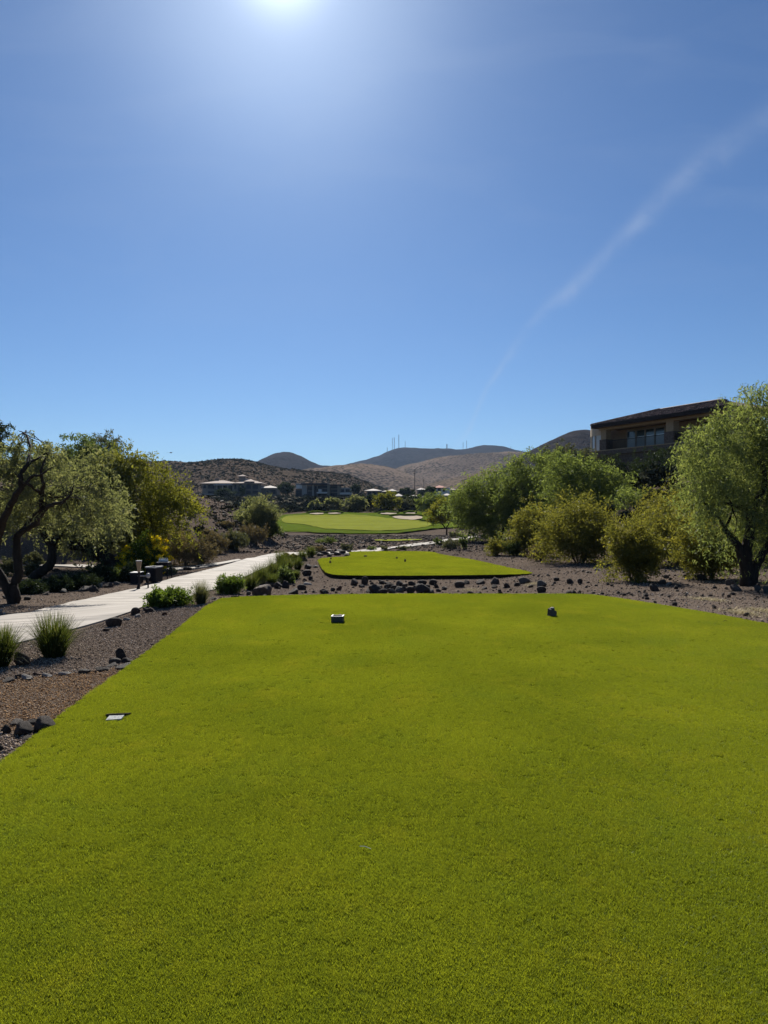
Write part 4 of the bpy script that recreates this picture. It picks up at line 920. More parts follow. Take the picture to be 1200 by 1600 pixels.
# flower stalks of leafy shrub
# straw patches on right ground
for i, (x, y, w, lb) in enumerate([(1105, 937, 36, 'straw coloured dry grass patch on bare ground right of the tee'), (1160, 958, 40, 'dry grass patch closest to the right edge of the tee'), (1192, 955, 30, 'dry grass patch at the right frame edge'), (735, 922, 22, 'dry grass tuft among the rocks in the middle row'), (832, 913, 20, 'dry grass tuft at the right end of the rock row')]):
    b = gp(x, y); r = np.random.default_rng(400 + i); n = 700; s = b[1] / F; P_ = np.stack([b[0] + r.normal(0, w * s * .33, n), b[1] + r.normal(0, w * s * .6, n)], 1); z = ground(P_[:, 0], P_[:, 1])
    a = r.uniform(0, 6.28, n); L_ = r.uniform(.03, .10, n); tip = np.stack([np.cos(a) * L_, np.sin(a) * L_, L_ * .6], 1); wd = np.stack([-np.sin(a), np.cos(a), np.zeros(n)], 1) * .005
    B = np.stack([P_[:, 0], P_[:, 1], z], 1) - b; V = np.stack([B - wd, B + wd, B + tip], 1).reshape(-1, 3)
    o = obj('dry_grass', mesh_np('dry_grass', V, np.arange(3 * n).reshape(-1, 3)), M['straw'], None, tuple(b)); tag(o, lb, 'dry grass', 'dry grass patches')

# --- trees round the far green
FT = 'trees behind the far green'
def far_tree(label, x, ybase, Y, w, h, mat, seed, nl=5000, name='palo_verde_tree', trunkh=0., group=FT):
    b = W(x, ybase, Y); b[2] = gz(b[0], b[1]); s = Y / F; top = h * s; L_ = []; r = np.random.default_rng(seed)
    L_.append((b[0], b[1], b[2] + top * .66, w * s * .30, w * s * .3, top * .34))
    for i in range(5):
        a = 2 * PI * i / 5 + .4; L_.append((b[0] + math.cos(a) * w * s * .28, b[1] + math.sin(a) * w * s * .25, b[2] + top * r.uniform(.45, .68), w * s * r.uniform(.2, .26), w * s * .22, top * r.uniform(.2, .28)))
    L_ = [(a, b_, c + top * trunkh, d, e, f * (1 - trunkh)) for a, b_, c, d, e, f in L_]
    return tree(name, label, 'tree', b, [([b, b + np.array([.1, 0, top * .25]), b + np.array([w * s * .12, 0, top * .5])], .16, .07), ([b + np.array([0, 0, top * .2]), b + np.array([-w * s * .15, 0, top * .5])], .12, .05)], L_, nl, 2.9 * s, mat, seed, group, twigs_drawn=30, twig=w * s * .12, droop=.3, gap=.36, spread=.2)
far_tree('lone green tree with a dark trunk in front of the putting green right side', 697, 827, 116, 56, 54, 'palo', 501, 11000, trunkh=.14, group='trees in front of the green')
far_tree('green tree close behind the lone one, on its left', 677, 812, 150, 46, 46, 'mesquite_green', 502, 8000)
far_tree('tree between the lone green tree and the splayed mesquite', 733, 822, 112, 50, 52, 'mesquite_green', 503, 9000, group='trees in front of the green')
far_tree('round green tree behind the middle of the green', 606, 802, 182, 42, 30, 'palo', 504, 6000)
far_tree('blue green bushy tree left of the round one behind the green', 556, 803, 178, 34, 27, 'mesquite', 505, 5000)
far_tree('low bushy tree behind the green below the modern house', 521, 801, 182, 28, 22, 'mesquite', 506, 4500)
far_tree('small pointed tree at the left of the row behind the green', 493, 801, 184, 22, 18, 'mesquite', 507, 3500)
far_tree('grey green low tree right of the round one', 628, 802, 188, 30, 22, 'grey_leaf', 508, 3500)
far_tree('dark tree below the flat roofed garage', 650, 801, 196, 44, 26, 'dark_leaf', 509, 4500)
far_tree('dark tree between the round tree and the blue green one', 581, 798, 200, 26, 26, 'dark_leaf', 510, 3500)
far_tree('dark small tree beside the tall slate house wall', 672, 780, 300, 20, 20, 'dark_leaf', 511, 2500)
far_tree('dark tree beside the thin pole', 636, 780, 310, 24, 16, 'dark_leaf', 512, 2500)
far_tree('dark green tree just right of the modern house', 556, 780, 330, 14, 22, 'dark_leaf', 513, 2000)
far_tree('dark green tree filling the gap between mansion and modern house', 446, 779, 320, 24, 24, 'dark_leaf', 514, 2500)
far_tree('low dark tree in front of the mansion terrace', 352, 781, 330, 30, 12, 'dark_leaf', 515, 2200)
far_tree('green tree in front of the mansion arched door', 379, 774, 345, 9, 12, 'mesquite_deep', 516, 900)

# ------------------------------------------------------------------ rocks
ROCKS = {}
for tone in ('dark', 'brown', 'red', 'light', 'grey'):
    ROCKS[tone] = []
    for k in range(4):
        V, Fc = rock_verts(700 + k + len(tone) * 10, 3, (1, .85, .75), 12, .05); me = mesh_np('rock', V, Fc); me.materials.append(M['rock_' + tone]); ROCKS[tone].append(me)
def rock(label, x, y, w, h, tone='dark', group=None, name='rock', rz=None, sink=.25, cat='rock'):
    p = gp(x, y); s = p[1] / F; me = random.choice(ROCKS[tone]); o = obj(name, me)
    co = np.array([v.co[:] for v in me.vertices]); xm = (co[:, 0].max() - co[:, 0].min()) / 2; zt = co[:, 2].max()
    sx = w * s * .46 / xm; sz = h * s * .95 / (1.3 * zt); o.scale = (sx, sx * random.uniform(.75, 1.05), max(sz, .2 * sx))
    o.location = (p[0], p[1] + sx * .5, p[2] + .3 * o.scale[2] * zt); o.rotation_euler = (random.uniform(-.1, .1), random.uniform(-.1, .1), random.uniform(-.6, .6) if rz is None else rz)
    return tag(o, label, cat, group)
ORD = ['leftmost', 'second', 'third', 'fourth', 'fifth', 'sixth', 'seventh', 'eighth', 'ninth', 'tenth', 'eleventh', 'twelfth', 'thirteenth', 'fourteenth', 'fifteenth', 'sixteenth', 'seventeenth', 'eighteenth', 'nineteenth', 'twentieth',
       'twenty-first', 'twenty-second', 'twenty-third', 'twenty-fourth', 'twenty-fifth', 'twenty-sixth', 'twenty-seventh', 'twenty-eighth', 'twenty-ninth', 'thirtieth', 'thirty-first', 'thirty-second', 'thirty-third', 'thirty-fourth', 'thirty-fifth']
LOOK = {'dark': 'dark', 'brown': 'brown', 'red': 'reddish', 'light': 'pale', 'grey': 'grey'}
def row(L, phrase, group, name='rock', noun='rock'):
    L = sorted(L); 
    for i, (x, y, w, h, t) in enumerate(L):
        o_ = 'leftmost' if i == 0 else ('rightmost' if i == len(L) - 1 else ORD[i] + ' from left')
        size = 'large' if w * h > 200 else ('flat' if h < w * .38 else ('small' if w * h < 70 else 'blocky'))
        lb = f'{size} {LOOK[t]} {noun}, {o_} {phrase}'
        if len(lb.split()) > 16: lb = f'{LOOK[t]} {noun}, {o_} {phrase}'
        rock(lb, x, y, w, h, t, group, name)
row([(8, 1066, 20, 6, 'grey'), (27, 1060, 13, 7, 'brown'), (39, 1063, 28, 8, 'light'), (54, 1056, 14, 5, 'red'), (71, 1059, 24, 6, 'light'), (98, 1056, 22, 6, 'light'), (128, 1053, 27, 6, 'grey'), (157, 1050, 29, 7, 'dark'), (173, 1042, 22, 5, 'grey'), (192, 1046, 30, 9, 'grey'), (177, 1038, 21, 9, 'grey'), (195, 1037, 21, 8, 'dark')],
    'in the upper stone edging of the brown gravel', 'upper stone edging row', 'edging_stone', 'stone')
rock('pointed black rock standing on top of the upper stone edging', 186, 1033, 21, 20, 'dark', None, sink=.05)
row([(4, 1147, 18, 13, 'dark'), (28, 1151, 40, 20, 'dark'), (60, 1146, 40, 24, 'dark'), (50, 1134, 34, 8, 'dark'), (20, 1134, 32, 7, 'grey'), (38, 1156, 18, 5, 'grey'), (-6, 1175, 14, 10, 'dark')], 'in the lower stone edging at the left frame edge', 'lower stone edging row', 'edging_stone', 'stone')
rock('rounded brown boulder beside the leftmost grass clump', 31, 1041, 30, 23, 'brown', None, 'boulder', cat='boulder')
row([(164, 987, 14, 5, 'dark'), (175, 980, 27, 15, 'dark'), (183, 972, 14, 7, 'dark'), (197, 970, 14, 5, 'light'), (210, 962, 17, 13, 'dark'), (215, 965, 10, 6, 'light'), (230, 958, 22, 10, 'dark'), (240, 953, 14, 6, 'grey'), (256, 962, 9, 6, 'red'), (268, 950, 12, 6, 'grey'), (330, 938, 14, 5, 'dark')],
    'in the line along the near path edge', 'rocks along the near path edge')
rock('long brown boulder at the far left corner of the near tee', 412, 931, 36, 18, 'brown', None, 'boulder', cat='boulder')
row([(423, 916, 19, 8, 'brown'), (433, 920, 15, 11, 'dark'), (444, 919, 13, 12, 'dark'), (458, 928, 18, 9, 'dark'), (471, 922, 16, 9, 'dark'), (475, 877, 12, 7, 'dark'), (480, 889, 15, 8, 'dark'), (479, 900, 17, 10, 'dark'), (475, 908, 9, 5, 'red'), (485, 907, 8, 7, 'dark'), (492, 887, 12, 4, 'dark'), (506, 928, 17, 8, 'dark'), (520, 924, 9, 6, 'dark'), (388, 930, 9, 6, 'grey')],
    'between the grass clumps and second tee', 'rocks between the grass clumps and the second tee')
rock('flat white stone lying on gravel left of the second tee', 479, 914, 15, 4, 'light', None)
rock('squarish reddish rock below the second tee left corner', 530, 923, 11, 8, 'red', None)
row([(553, 915, 14, 11, 'dark'), (570, 914, 12, 14, 'dark'), (565, 918, 12, 5, 'grey'), (587, 927, 28, 14, 'dark'), (599, 928, 16, 8, 'dark'), (608, 921, 18, 9, 'dark'), (612, 927, 15, 8, 'grey'), (606, 914, 14, 5, 'dark'), (624, 916, 14, 9, 'dark'), (622, 926, 16, 10, 'grey'), (641, 927, 16, 11, 'dark'), (660, 927, 25, 15, 'dark'), (643, 915, 14, 7, 'dark'), (660, 914, 17, 8, 'dark'),
     (576, 926, 14, 7, 'dark'), (593, 920, 13, 7, 'brown'), (603, 925, 11, 8, 'dark'), (616, 922, 12, 8, 'dark'), (632, 924, 13, 8, 'dark'), (649, 923, 12, 8, 'dark'), (634, 917, 11, 6, 'brown'), (652, 917, 10, 6, 'dark'), (668, 920, 11, 7, 'dark'), (582, 916, 10, 6, 'dark'), (597, 913, 11, 6, 'dark'), (672, 927, 12, 7, 'grey'), (685, 925, 10, 5, 'dark'),
     (677, 914, 15, 9, 'dark'), (682, 919, 9, 7, 'dark'), (694, 922, 10, 6, 'dark')], 'in the jumble of rocks between the two tees', 'rock jumble between the two tees')
row([(719, 918, 18, 10, 'dark'), (728, 913, 11, 7, 'dark'), (750, 913, 15, 8, 'dark'), (773, 913, 15, 11, 'dark'), (757, 921, 10, 5, 'dark'), (772, 919, 11, 6, 'dark'), (793, 919, 12, 8, 'dark'), (809, 916, 12, 6, 'dark'), (820, 912, 21, 10, 'grey'), (831, 918, 9, 5, 'brown')],
    'of the sparser rocks right of the jumble', 'sparser rocks right of the jumble')
rock('upper of two stacked dark rocks by the second tee right corner', 847, 917, 17, 11, 'grey', None)
rock('lower of two stacked dark rocks by the second tee right corner', 847, 926, 17, 10, 'dark', None)
row([(870, 908, 11, 6, 'dark'), (892, 912, 14, 8, 'dark'), (907, 912, 11, 8, 'dark'), (935, 892, 12, 4, 'light'), (1024, 924, 18, 12, 'dark'), (1042, 904, 11, 6, 'grey'), (1038, 913, 13, 8, 'brown'), (1048, 914, 9, 5, 'light'), (1073, 903, 13, 6, 'brown'), (1098, 907, 17, 10, 'dark'), (1012, 937, 9, 4, 'dark')],
    'of those before the creosote bushes', 'loose rocks before the creosote bushes')
row([(1142, 915, 15, 10, 'grey'), (1152, 924, 20, 11, 'grey'), (1185, 924, 14, 10, 'grey'), (1199, 927, 14, 12, 'grey')], 'round the foot of the weeping tree', 'grey boulders round the weeping tree', 'boulder', 'boulder')
row([(128, 924, 22, 8, 'grey'), (144, 925, 20, 11, 'dark'), (155, 918, 14, 7, 'light'), (166, 918, 16, 8, 'dark'), (96, 927, 16, 7, 'grey'), (84, 893, 18, 5, 'dark'), (98, 896, 8, 5, 'dark'), (180, 914, 12, 5, 'grey'), (70, 930, 16, 6, 'dark'), (40, 938, 14, 6, 'dark'), (8, 936, 16, 6, 'grey'), (292, 891, 16, 5, 'dark'), (308, 888, 8, 4, 'dark')],
    'along the far side of the path beneath the trees', 'rocks along the far side of the path')
row([(490, 867, 14, 6, 'dark'), (499, 869, 12, 5, 'brown'), (507, 867, 14, 6, 'dark'), (514, 870, 10, 5, 'grey'), (520, 866, 12, 6, 'dark'), (527, 868, 13, 6, 'brown'), (535, 866, 12, 6, 'dark'), (541, 869, 12, 5, 'grey'), (546, 864, 10, 5, 'dark'), (503, 863, 12, 5, 'dark'), (516, 862, 12, 4, 'brown'), (529, 862, 12, 4, 'dark')],
    'in rubble at rear left corner of second tee', 'rubble at the left rear corner of the second tee')
r_ = np.random.default_rng(77)
GW = 'small lava rocks strewn through the far rocky wash'
for i in range(170):
    x = r_.uniform(385, 700); y = r_.uniform(838, 857)
    if x < 480: y = r_.uniform(838, 880 - (x - 385) * .15 if x < 440 else 862)
    if 575 < x and y > 850 - (x - 600) * .05: continue
    p = gp(x, y)
    if poly_dist(np.array([p[0]]), np.array([p[1]]), TEE2)[0] < .3 or poly_dist(np.array([p[0]]), np.array([p[1]]), path_poly)[0] < .2 or abs(y - 856) < 2.5 and x > 500: continue
    rock('small lava rock strewn over the far rocky wash ' + ('at the foot of the left bank' if x < 450 else ('above the bend of the path' if x < 540 else ('behind the second tee' if x < 630 else 'below the lone green tree'))), x, y, r_.uniform(3, 6.5), r_.uniform(2.2, 4.2), 'dark' if r_.random() < .6 else 'brown', GW)

# ------------------------------------------------------------------ small things near
def tee_marker_box():
    p = plane_pts([(527, 973)], 0)[0]; root = empty('tee_marker', (p[0], p[1] + .09, 0), R(-4), 'dark open topped square box standing on the near tee, pale rims', 'tee marker', 'tee markers')
    m = MB(); w, d, h, t = .085, .085, .085, .014
    m.box(-w, w, -d, -d + t, .0, h); m.box(-w, w, d - t, d, 0, h); m.box(-w, -w + t, -d + t, d - t, 0, h); m.box(w - t, w, -d + t, d - t, 0, h); m.box(-w + t, w - t, -d + t, d - t, 0, .02)
    m.build('box', M['marker_wood'], root)
    m = MB(); m.box(-w - .004, -w + t + .004, -d, d, h, h + .006); m.box(w - t - .004, w + .004, -d, d, h, h + .006); m.box(-w + t + .004, w - t - .004, -d - .003, -d + t, h, h + .005); m.build('rim', M['bright_metal'], root)
    V, Fc = rock_verts(3, 3, (.045, .04, .055), 10); o = obj('marker_stone', mesh_np('marker_stone', V, Fc), M['stone_pink']); o.location = (p[0] + .035, p[1] + .30, .04)
    tag(o, 'small pinkish stone sitting just behind the open box', 'stone')
tee_marker_box()
p = plane_pts([(863.5, 963)], 0)[0]; root = empty('tee_marker', (p[0], p[1] + .05, 0), R(25), 'small upright dark stone block with a pale top on the near tee', 'tee marker', 'tee markers')
m = MB(); V = [(-.05, -.05, 0), (.05, -.06, 0), (.055, .05, 0), (-.05, .05, 0), (-.045, -.03, .10), (.02, -.035, .115), (.03, .04, .12), (-.04, .045, .11)]
m.add(V, [(0, 3, 2, 1), (4, 5, 6, 7), (0, 1, 5, 4), (1, 2, 6, 5), (2, 3, 7, 6), (3, 0, 4, 7)]); o = m.build('block', M['rock_grey'], root)
V, Fc = rock_verts(9, 2, (.035, .04, .02), 6); o = obj('top_cap', mesh_np('top_cap', V, Fc), M['rock_light'], root); o.location = (.012, .0, .115)
V, Fc = rock_verts(19, 2, (.04, .035, .05), 8); o = obj('side_lump', mesh_np('side_lump', V, Fc), M['rock_dark'], root); o.location = (.045, -.01, .045)
# small markers on the second tee
for x, y, w, h, lb in [(516, 880, 3, 4, 'tiny dark marker at the left of the second tee, lower of two'), (517, 874, 2.4, 3, 'tiny dark marker at the left of the second tee, upper of two'), (571, 870, 5, 2.5, 'low dark marker on the second tee toward its rear'),
                    (620, 873, 3, 3, 'tiny marker on the second tee left of the pair at centre right'), (633, 878, 3, 4.5, 'tiny marker on the second tee right of the pair at centre right')]:
    q = plane_pts([(x, y)], T2Z)[0]; s = q[1] / F; root = empty('tee_marker', (q[0], q[1], T2Z), 0, lb, 'tee marker', 'tee markers')
    MB().box(-w * s / 2, w * s / 2, -w * s / 3, w * s / 3, 0, h * s * .7).build('block', M['rock_dark'], root)
    MB().box(-w * s * .4, w * s * .4, -w * s / 4, w * s / 4, h * s * .7, h * s).build('cap', M['rock_grey'], root)
# inset yardage plate
c = PLATE.mean(0); root = empty('yardage_plate', (c[0], c[1], 0), 0, 'mottled white plate set flush in the tee grass near its left edge', 'plate')
Pl = [tuple(q - c) for q in PLATE]
m = MB(); m.add([(x * .96, y * .96, .004) for x, y in Pl] + [(x * .96, y * .96, -.02) for x, y in Pl], [(0, 1, 2, 3), (0, 4, 5, 1), (1, 5, 6, 2), (2, 6, 7, 3), (3, 7, 4, 0)]); m.build('slab', M['plate'], root)
m = MB(); a, b2 = Pl[3], Pl[2]; m.add([(a[0] - .03, a[1], -.01), (b2[0] + .03, b2[1], -.01), (b2[0] + .04, b2[1] + .03, -.01), (a[0] - .02, a[1] + .03, -.01), (a[0] - .03, a[1], .012), (b2[0] + .03, b2[1], .012), (b2[0] + .04, b2[1] + .03, .010), (a[0] - .02, a[1] + .03, .010)],
      [(4, 5, 6, 7), (0, 1, 5, 4), (1, 2, 6, 5), (2, 3, 7, 6), (3, 0, 4, 7)]); m.build('plate_shadow_strip', M['turf_edge_and_shadow'], root)  # dark strip painting the shadow line along the plate's far edge
# straw blade
q = plane_pts([(562, 1329)], 0)[0]; MB().tube([(0, 0, .018), (.025, -.006, .02), (.055, -.022, .016)], .0014, 5).build('straw_stem', M['white'], None, loc=(q[0], q[1], 0))
tag(bpy.data.objects['straw_stem'], 'single pale straw stem lying on the tee grass', 'straw')
o = MB().tube([(0, 0, .0), (.03, .01, .012), (.05, .0, .004)], .004, 5).build('leaf_scrap', M['rock_dark'], None, loc=(*plane_pts([(1131, 972)], 0)[0], .012)); tag(o, 'tiny dark scrap on the right part of the tee', 'scrap')

# --- sign post, bin, stand by the path
def by_path():
    p = gp(217, 922); s = p[1] / F; root = empty('sign_post', tuple(p), 0, 'thin dark post with a tan tapered head at the far edge of the path', 'sign post')
    H = 47 * s; MB().tube([(0, 0, 0), (0, 0, H * .66)], [.045, .04], 8).build('post', M['dark_metal'], root)
    m = MB(); w0, w1, d = 1.6 * s, 3.9 * s, .05
    z0, z1 = H * .60, H * .95
    m.add([(-w0, -d, z0), (w0, -d, z0), (w0, d, z0), (-w0, d, z0), (-w1, -d, z1), (w1, -d, z1), (w1, d, z1), (-w1, d, z1)], [(0, 3, 2, 1), (4, 5, 6, 7), (0, 1, 5, 4), (1, 2, 6, 5), (2, 3, 7, 6), (3, 0, 4, 7)]); m.build('sign_head', M['tan_board'], root)
    MB().box(-w1 - .01, w1 + .01, -d - .01, d + .01, z1, z1 + .04).build('cap', M['bright_metal'], root)
    MB().tube([(0, -.02, 8 * s), (-.02, -.1, 2 * s), (-2 * s, -.25, .02), (-7 * s, -.3, .02)], .05, 6).build('foot', M['dark_metal'], root)
    # ball washer beside the post
    q = p + np.array([6 * s, .6, 0]); root = empty('ball_washer', (q[0], q[1], gz(q[0], q[1])), 0, 'small bright metal ball washer between sign post and bin', 'ball washer')
    MB().tube([(0, 0, 0), (0, 0, .42)], .03, 8).build('stem', M['dark_metal'], root); MB().tube([(0, 0, .42), (0, 0, .46), (0, 0, .56), (0, 0, .6)], [.04, .075, .075, .04], 10).build('drum', M['bright_metal'], root, smooth=True)
    MB().tube([(0, 0, .5), (-.40, 0, .5)], .022, 6).build('arm', M['bright_metal'], root)
    # bin
    p = gp(237, 911); s = p[1] / F; root = empty('litter_bin', (p[0], p[1] + .3, p[2]), R(-14), 'square dark slatted litter bin with a pale metal top rim', 'bin')
    hw, H, z0 = 9.3 * s, 24 * s, .05
    MB().box(-hw + .03, hw - .03, -.27, .27, z0, H - .03).build('liner', M['shadow_room'], root)
    for i in range(9):
        x = -hw + .03 + (2 * hw - .06) * (i + .5) / 9; MB().box(x - hw / 9 + .008, x + hw / 9 - .008, -.295, -.273, z0, H - .02).build('slat', M['dark_metal'], root)
    for i in range(7):
        y = -.27 + .54 * (i + .5) / 7; MB().box(hw - .027, hw - .003, y - .03, y + .03, z0, H - .02).build('slat', M['dark_metal'], root)
    m = MB(); m.box(-hw, hw, -.31, -.25, H - .015, H + .03); m.box(-hw, hw, .25, .31, H - .015, H + .03); m.box(-hw, -hw + .06, -.25, .25, H - .015, H + .03); m.box(hw - .06, hw, -.25, .25, H - .015, H + .03); m.build('rim', M['bright_metal'], root)
    for sx in (-1, 1):
        for sy in (-1, 1): MB().box(sx * hw * .8 - .03, sx * hw * .8 + .03, sy * .22 - .03, sy * .22 + .03, -.05, z0).build('leg', M['dark_metal'], root)
    # low box left of post
    p = gp(203, 914); root = empty('low_cabinet', (p[0], p[1] + .8, p[2]), 0, 'low black box in the shade left of the sign post, pale lid edge', 'box')
    MB().box(-7 * s, 7 * s, -.25, .25, 0, 16 * s).build('body', M['dark_metal'], root); MB().box(-7.6 * s, 7.6 * s, -.28, .28, 16 * s, 17 * s).build('lid', M['bright_metal'], root)
    # stand with bottles
    p = gp(252, 906); s = p[1] / F; root = empty('bottle_stand', (p[0], p[1] + .5, p[2]), R(-8), 'dark metal stand on thin legs behind the bin, row of white bottle tops', 'stand')
    for sx, sy in ((-9, -1), (8, -1), (-9, 1), (8, 1)): MB().tube([(sx * s, sy * .22, 0), (sx * s * .86, sy * .18, 24 * s)], .022, 6).build('leg', M['dark_metal'], root)
    MB().box(-11 * s, 8 * s, -.22, .22, 21 * s, 26.5 * s).build('tray', M['dark_metal'], root)
    for i in range(6):
        x = (-9 + i * 2.6) * s; m = MB().tube([(x, .0, 26.5 * s), (x, 0, 30 * s), (x, 0, 31 * s), (x, 0, 33 * s)], [.04, .04, .015, .012], 8); m.build('bottle', M['white'], root, smooth=True)
by_path()

# ------------------------------------------------------------------ tan house on the right hill
def big_house():
    O = np.array([24.7, 85.0]); d = np.array([.433, -.901]); nrm = np.array([.901, .433])
    root = empty('hillside_house', (O[0], O[1], 5.0), 0, 'tan stucco house with tiled roof and balcony above the right hand bushes', 'house')
    def T(u, v, z): q = O + d * u + nrm * v; return (q[0] - O[0], q[1] - O[1], z - 5.0)
    def bx(name, mat, u0, u1, v0, v1, z0, z1, parent=None): return MB().box(u0, u1, v0, v1, z0, z1, T).build(name, mat, parent or root)
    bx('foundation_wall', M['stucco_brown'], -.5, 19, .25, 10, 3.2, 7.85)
    bx('deck_slab', M['stone_block'], -.2, 19, -.15, 3.1, 7.86, 8.36)
    bx('deck_edge', M['stucco_tan'], -.25, 19.05, -.2, .3, 8.361, 8.46)
    # stone band courses of the wall below the deck
    for k in range(5):
        zc = 7.75 - k * .42
        bx('stone_course', M['stone_block'], -.45, 14, .17, .249, zc - .38, zc)
    # back wall around the doors
    bx('wall', M['stucco_tan'], -.3, 2.4, 3.0, 3.3, 8.4, 10.98); bx('wall', M['stucco_tan'], 8.2, 19, 3.0, 3.3, 8.4, 10.98); bx('wall', M['stucco_tan'], 2.4, 8.2, 3.0, 3.3, 10.86, 10.98)
    dr = bx('sliding_door', M['window_frame'], 2.4, 8.2, 3.05, 3.2, 10.76, 10.86)
    for k in range(4):
        a = 2.45 + k * 1.43; fr = MB(); fr.box(a, a + .09, 2.98, 3.12, 8.47, 10.757, T); fr.box(a + 1.31, a + 1.40, 2.98, 3.12, 8.47, 10.757, T); fr.box(a + .09, a + 1.31, 2.98, 3.12, 10.65, 10.757, T); fr.box(a + .09, a + 1.31, 2.98, 3.12, 8.47, 8.56, T)
        fr = fr.build('door_frame', M['window_frame'], root); g = MB().box(a + .09, a + 1.31, 3.03, 3.06, 8.561, 9.95, T).build('pane', M['curtain'], fr); g = MB().box(a + .09, a + 1.31, 3.03, 3.06, 9.96, 10.648, T).build('pane', M['glass'], fr)
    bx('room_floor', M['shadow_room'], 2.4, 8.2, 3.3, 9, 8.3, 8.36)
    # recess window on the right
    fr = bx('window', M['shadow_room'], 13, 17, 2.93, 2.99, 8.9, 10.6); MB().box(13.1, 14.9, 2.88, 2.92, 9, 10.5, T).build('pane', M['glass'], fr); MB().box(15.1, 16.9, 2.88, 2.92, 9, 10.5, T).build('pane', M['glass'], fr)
    # pillars
    for u0, u1 in ((1.5, 2.3), (11.1, 12.1), (17.8, 18.8)):
        bx('pillar', M['stucco_tan'], u0, u1, -.05, .75, 9.7, 10.75); bx('pillar_base', M['stone_block'], u0 - .12, u1 + .12, -.17, .87, 8.46, 9.68)
    bx('beam', M['stucco_tan'], 1.2, 19, -.08, .8, 10.752, 11.02)
    # ceiling of porch
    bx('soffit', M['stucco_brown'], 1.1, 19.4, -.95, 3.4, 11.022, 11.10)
    bx('fascia', M['fascia'], 1.0, 19.7, -1.1, -.98, 10.98, 11.36)
    bx('fascia', M['fascia'], 1.0, 1.12, -.975, 9.5, 10.98, 11.36)
    # railing
    ra = MB(); 
    for k in range(76):
        u = 2.45 + k * .115; ra.box(u, u + .022, .05, .072, 8.46, 9.42, T)
    for k in range(48):
        u = 12.2 + k * .115; ra.box(u, u + .022, .05, .072, 8.46, 9.42, T)
    o = ra.build('balusters', M['dark_metal'], root); o['kind'] = 'stuff'
    bx('handrail', M['dark_metal'], 2.3, 11.1, .03, .10, 9.425, 9.49); bx('handrail', M['dark_metal'], 12.1, 17.8, .03, .10, 9.425, 9.49)
    # roof body: hipped at left
    m = MB(); e0, e1, zr, ze = 1.0, 19.6, 12.85, 11.34
    V = [T(e0, -1.05, ze), T(e1, -1.05, ze), T(e1, 9.6, ze), T(e0, 9.6, ze), T(e0 + 5.2, 4.3, zr), T(e1 - 5.2, 4.3, zr)]
    m.add(V, [(0, 1, 5, 4), (1, 2, 5), (2, 3, 4, 5), (3, 0, 4), (0, 3, 2, 1)]); m.build('roof', M['tile'], root)
    # barrel tiles on the front slope and the left hip
    m = MB(); slope = (zr - ze) / 5.35; rows = 12
    for rI in range(rows):
        v0 = -1.12 + rI * 5.3 / rows; v1 = v0 + 5.3 / rows + .08; z0 = ze + (v0 + 1.05) * slope + .05; z1 = ze + (v1 + 1.05) * slope + .02
        u = e0 + (v0 + 1.05) * .98 + .1
        while u < e1 - (v0 + 1.05) * .98:
            w = .155; hh = .11 + random.uniform(-.02, .03)
            P = [T(u - w, v0, z0), T(u - w * .5, v0, z0 + hh), T(u + w * .5, v0, z0 + hh), T(u + w, v0, z0), T(u - w, v1, z1), T(u - w * .5, v1, z1 + hh * .8), T(u + w * .5, v1, z1 + hh * .8), T(u + w, v1, z1)]
            m.add(P, [(0, 1, 5, 4), (1, 2, 6, 5), (2, 3, 7, 6), (0, 3, 2, 1)]); u += .36
    o = m.build('roof_tiles', M['tile'], root); o['kind'] = 'stuff'; o['label'] = 'rows of curved clay tiles on the visible roof slope'
    m = MB(); m.tube([T(e0, -1.05, ze + .1), T(e0 + 5.2, 4.3, zr + .08)], .14, 6); m.tube([T(e0 + 5.2, 4.3, zr + .08), T(e1 - 5.2, 4.3, zr + .08)], .09, 6); m.build('ridge_cap', M['tile'], root)
    # curved bay at left end
    cu, cv, R0 = -.2, 2.9, 2.25; n = 18
    def arc(r0, r1, z0, z1, a0, a1, name, mat, parent=None):
        V = []; Fs = []; k = max(2, int(abs(a1 - a0) / R(9)) + 1)
        for i in range(k):
            a = a0 + (a1 - a0) * i / (k - 1)
            for rr, zz in ((r0, z0), (r1, z0), (r1, z1), (r0, z1)): V.append(T(cu + math.cos(a) * rr, cv + math.sin(a) * rr, zz))
        for i in range(k - 1):
            for j in range(4): a_ = i * 4 + j; b_ = i * 4 + (j + 1) % 4; Fs.append((a_, b_, b_ + 4, a_ + 4))
        Fs += [(0, 1, 2, 3), (4 * k - 4, 4 * k - 1, 4 * k - 2, 4 * k - 3)]
        return MB().add(V, Fs).build(name, mat, parent or root)
    A0, A1 = R(60), R(290)
    arc(R0 - .25, R0, 5.2, 8.45, A0, A1, 'bay_wall', M['stucco_sunlit']); bw = arc(R0 - .25, R0, 10.35, 11.75, A0, A1, 'bay_wall', M['stucco_sunlit'])
    arc(.01, R0 + .06, 11.752, 11.85, A0, A1, 'bay_cornice', M['stucco_tan'])
    na = 10
    for i in range(na):
        a0 = A0 + (A1 - A0) * i / na; a1 = A0 + (A1 - A0) * (i + 1) / na
        fr = arc(R0 - .2, R0 + .02, 8.452, 10.348, a0, a0 + R(3), 'mullion', M['window_frame']); arc(R0 - .14, R0 - .1, 8.452, 10.348, a0 + R(3.2), a1 - R(.2), 'pane', M['curtain'], fr)
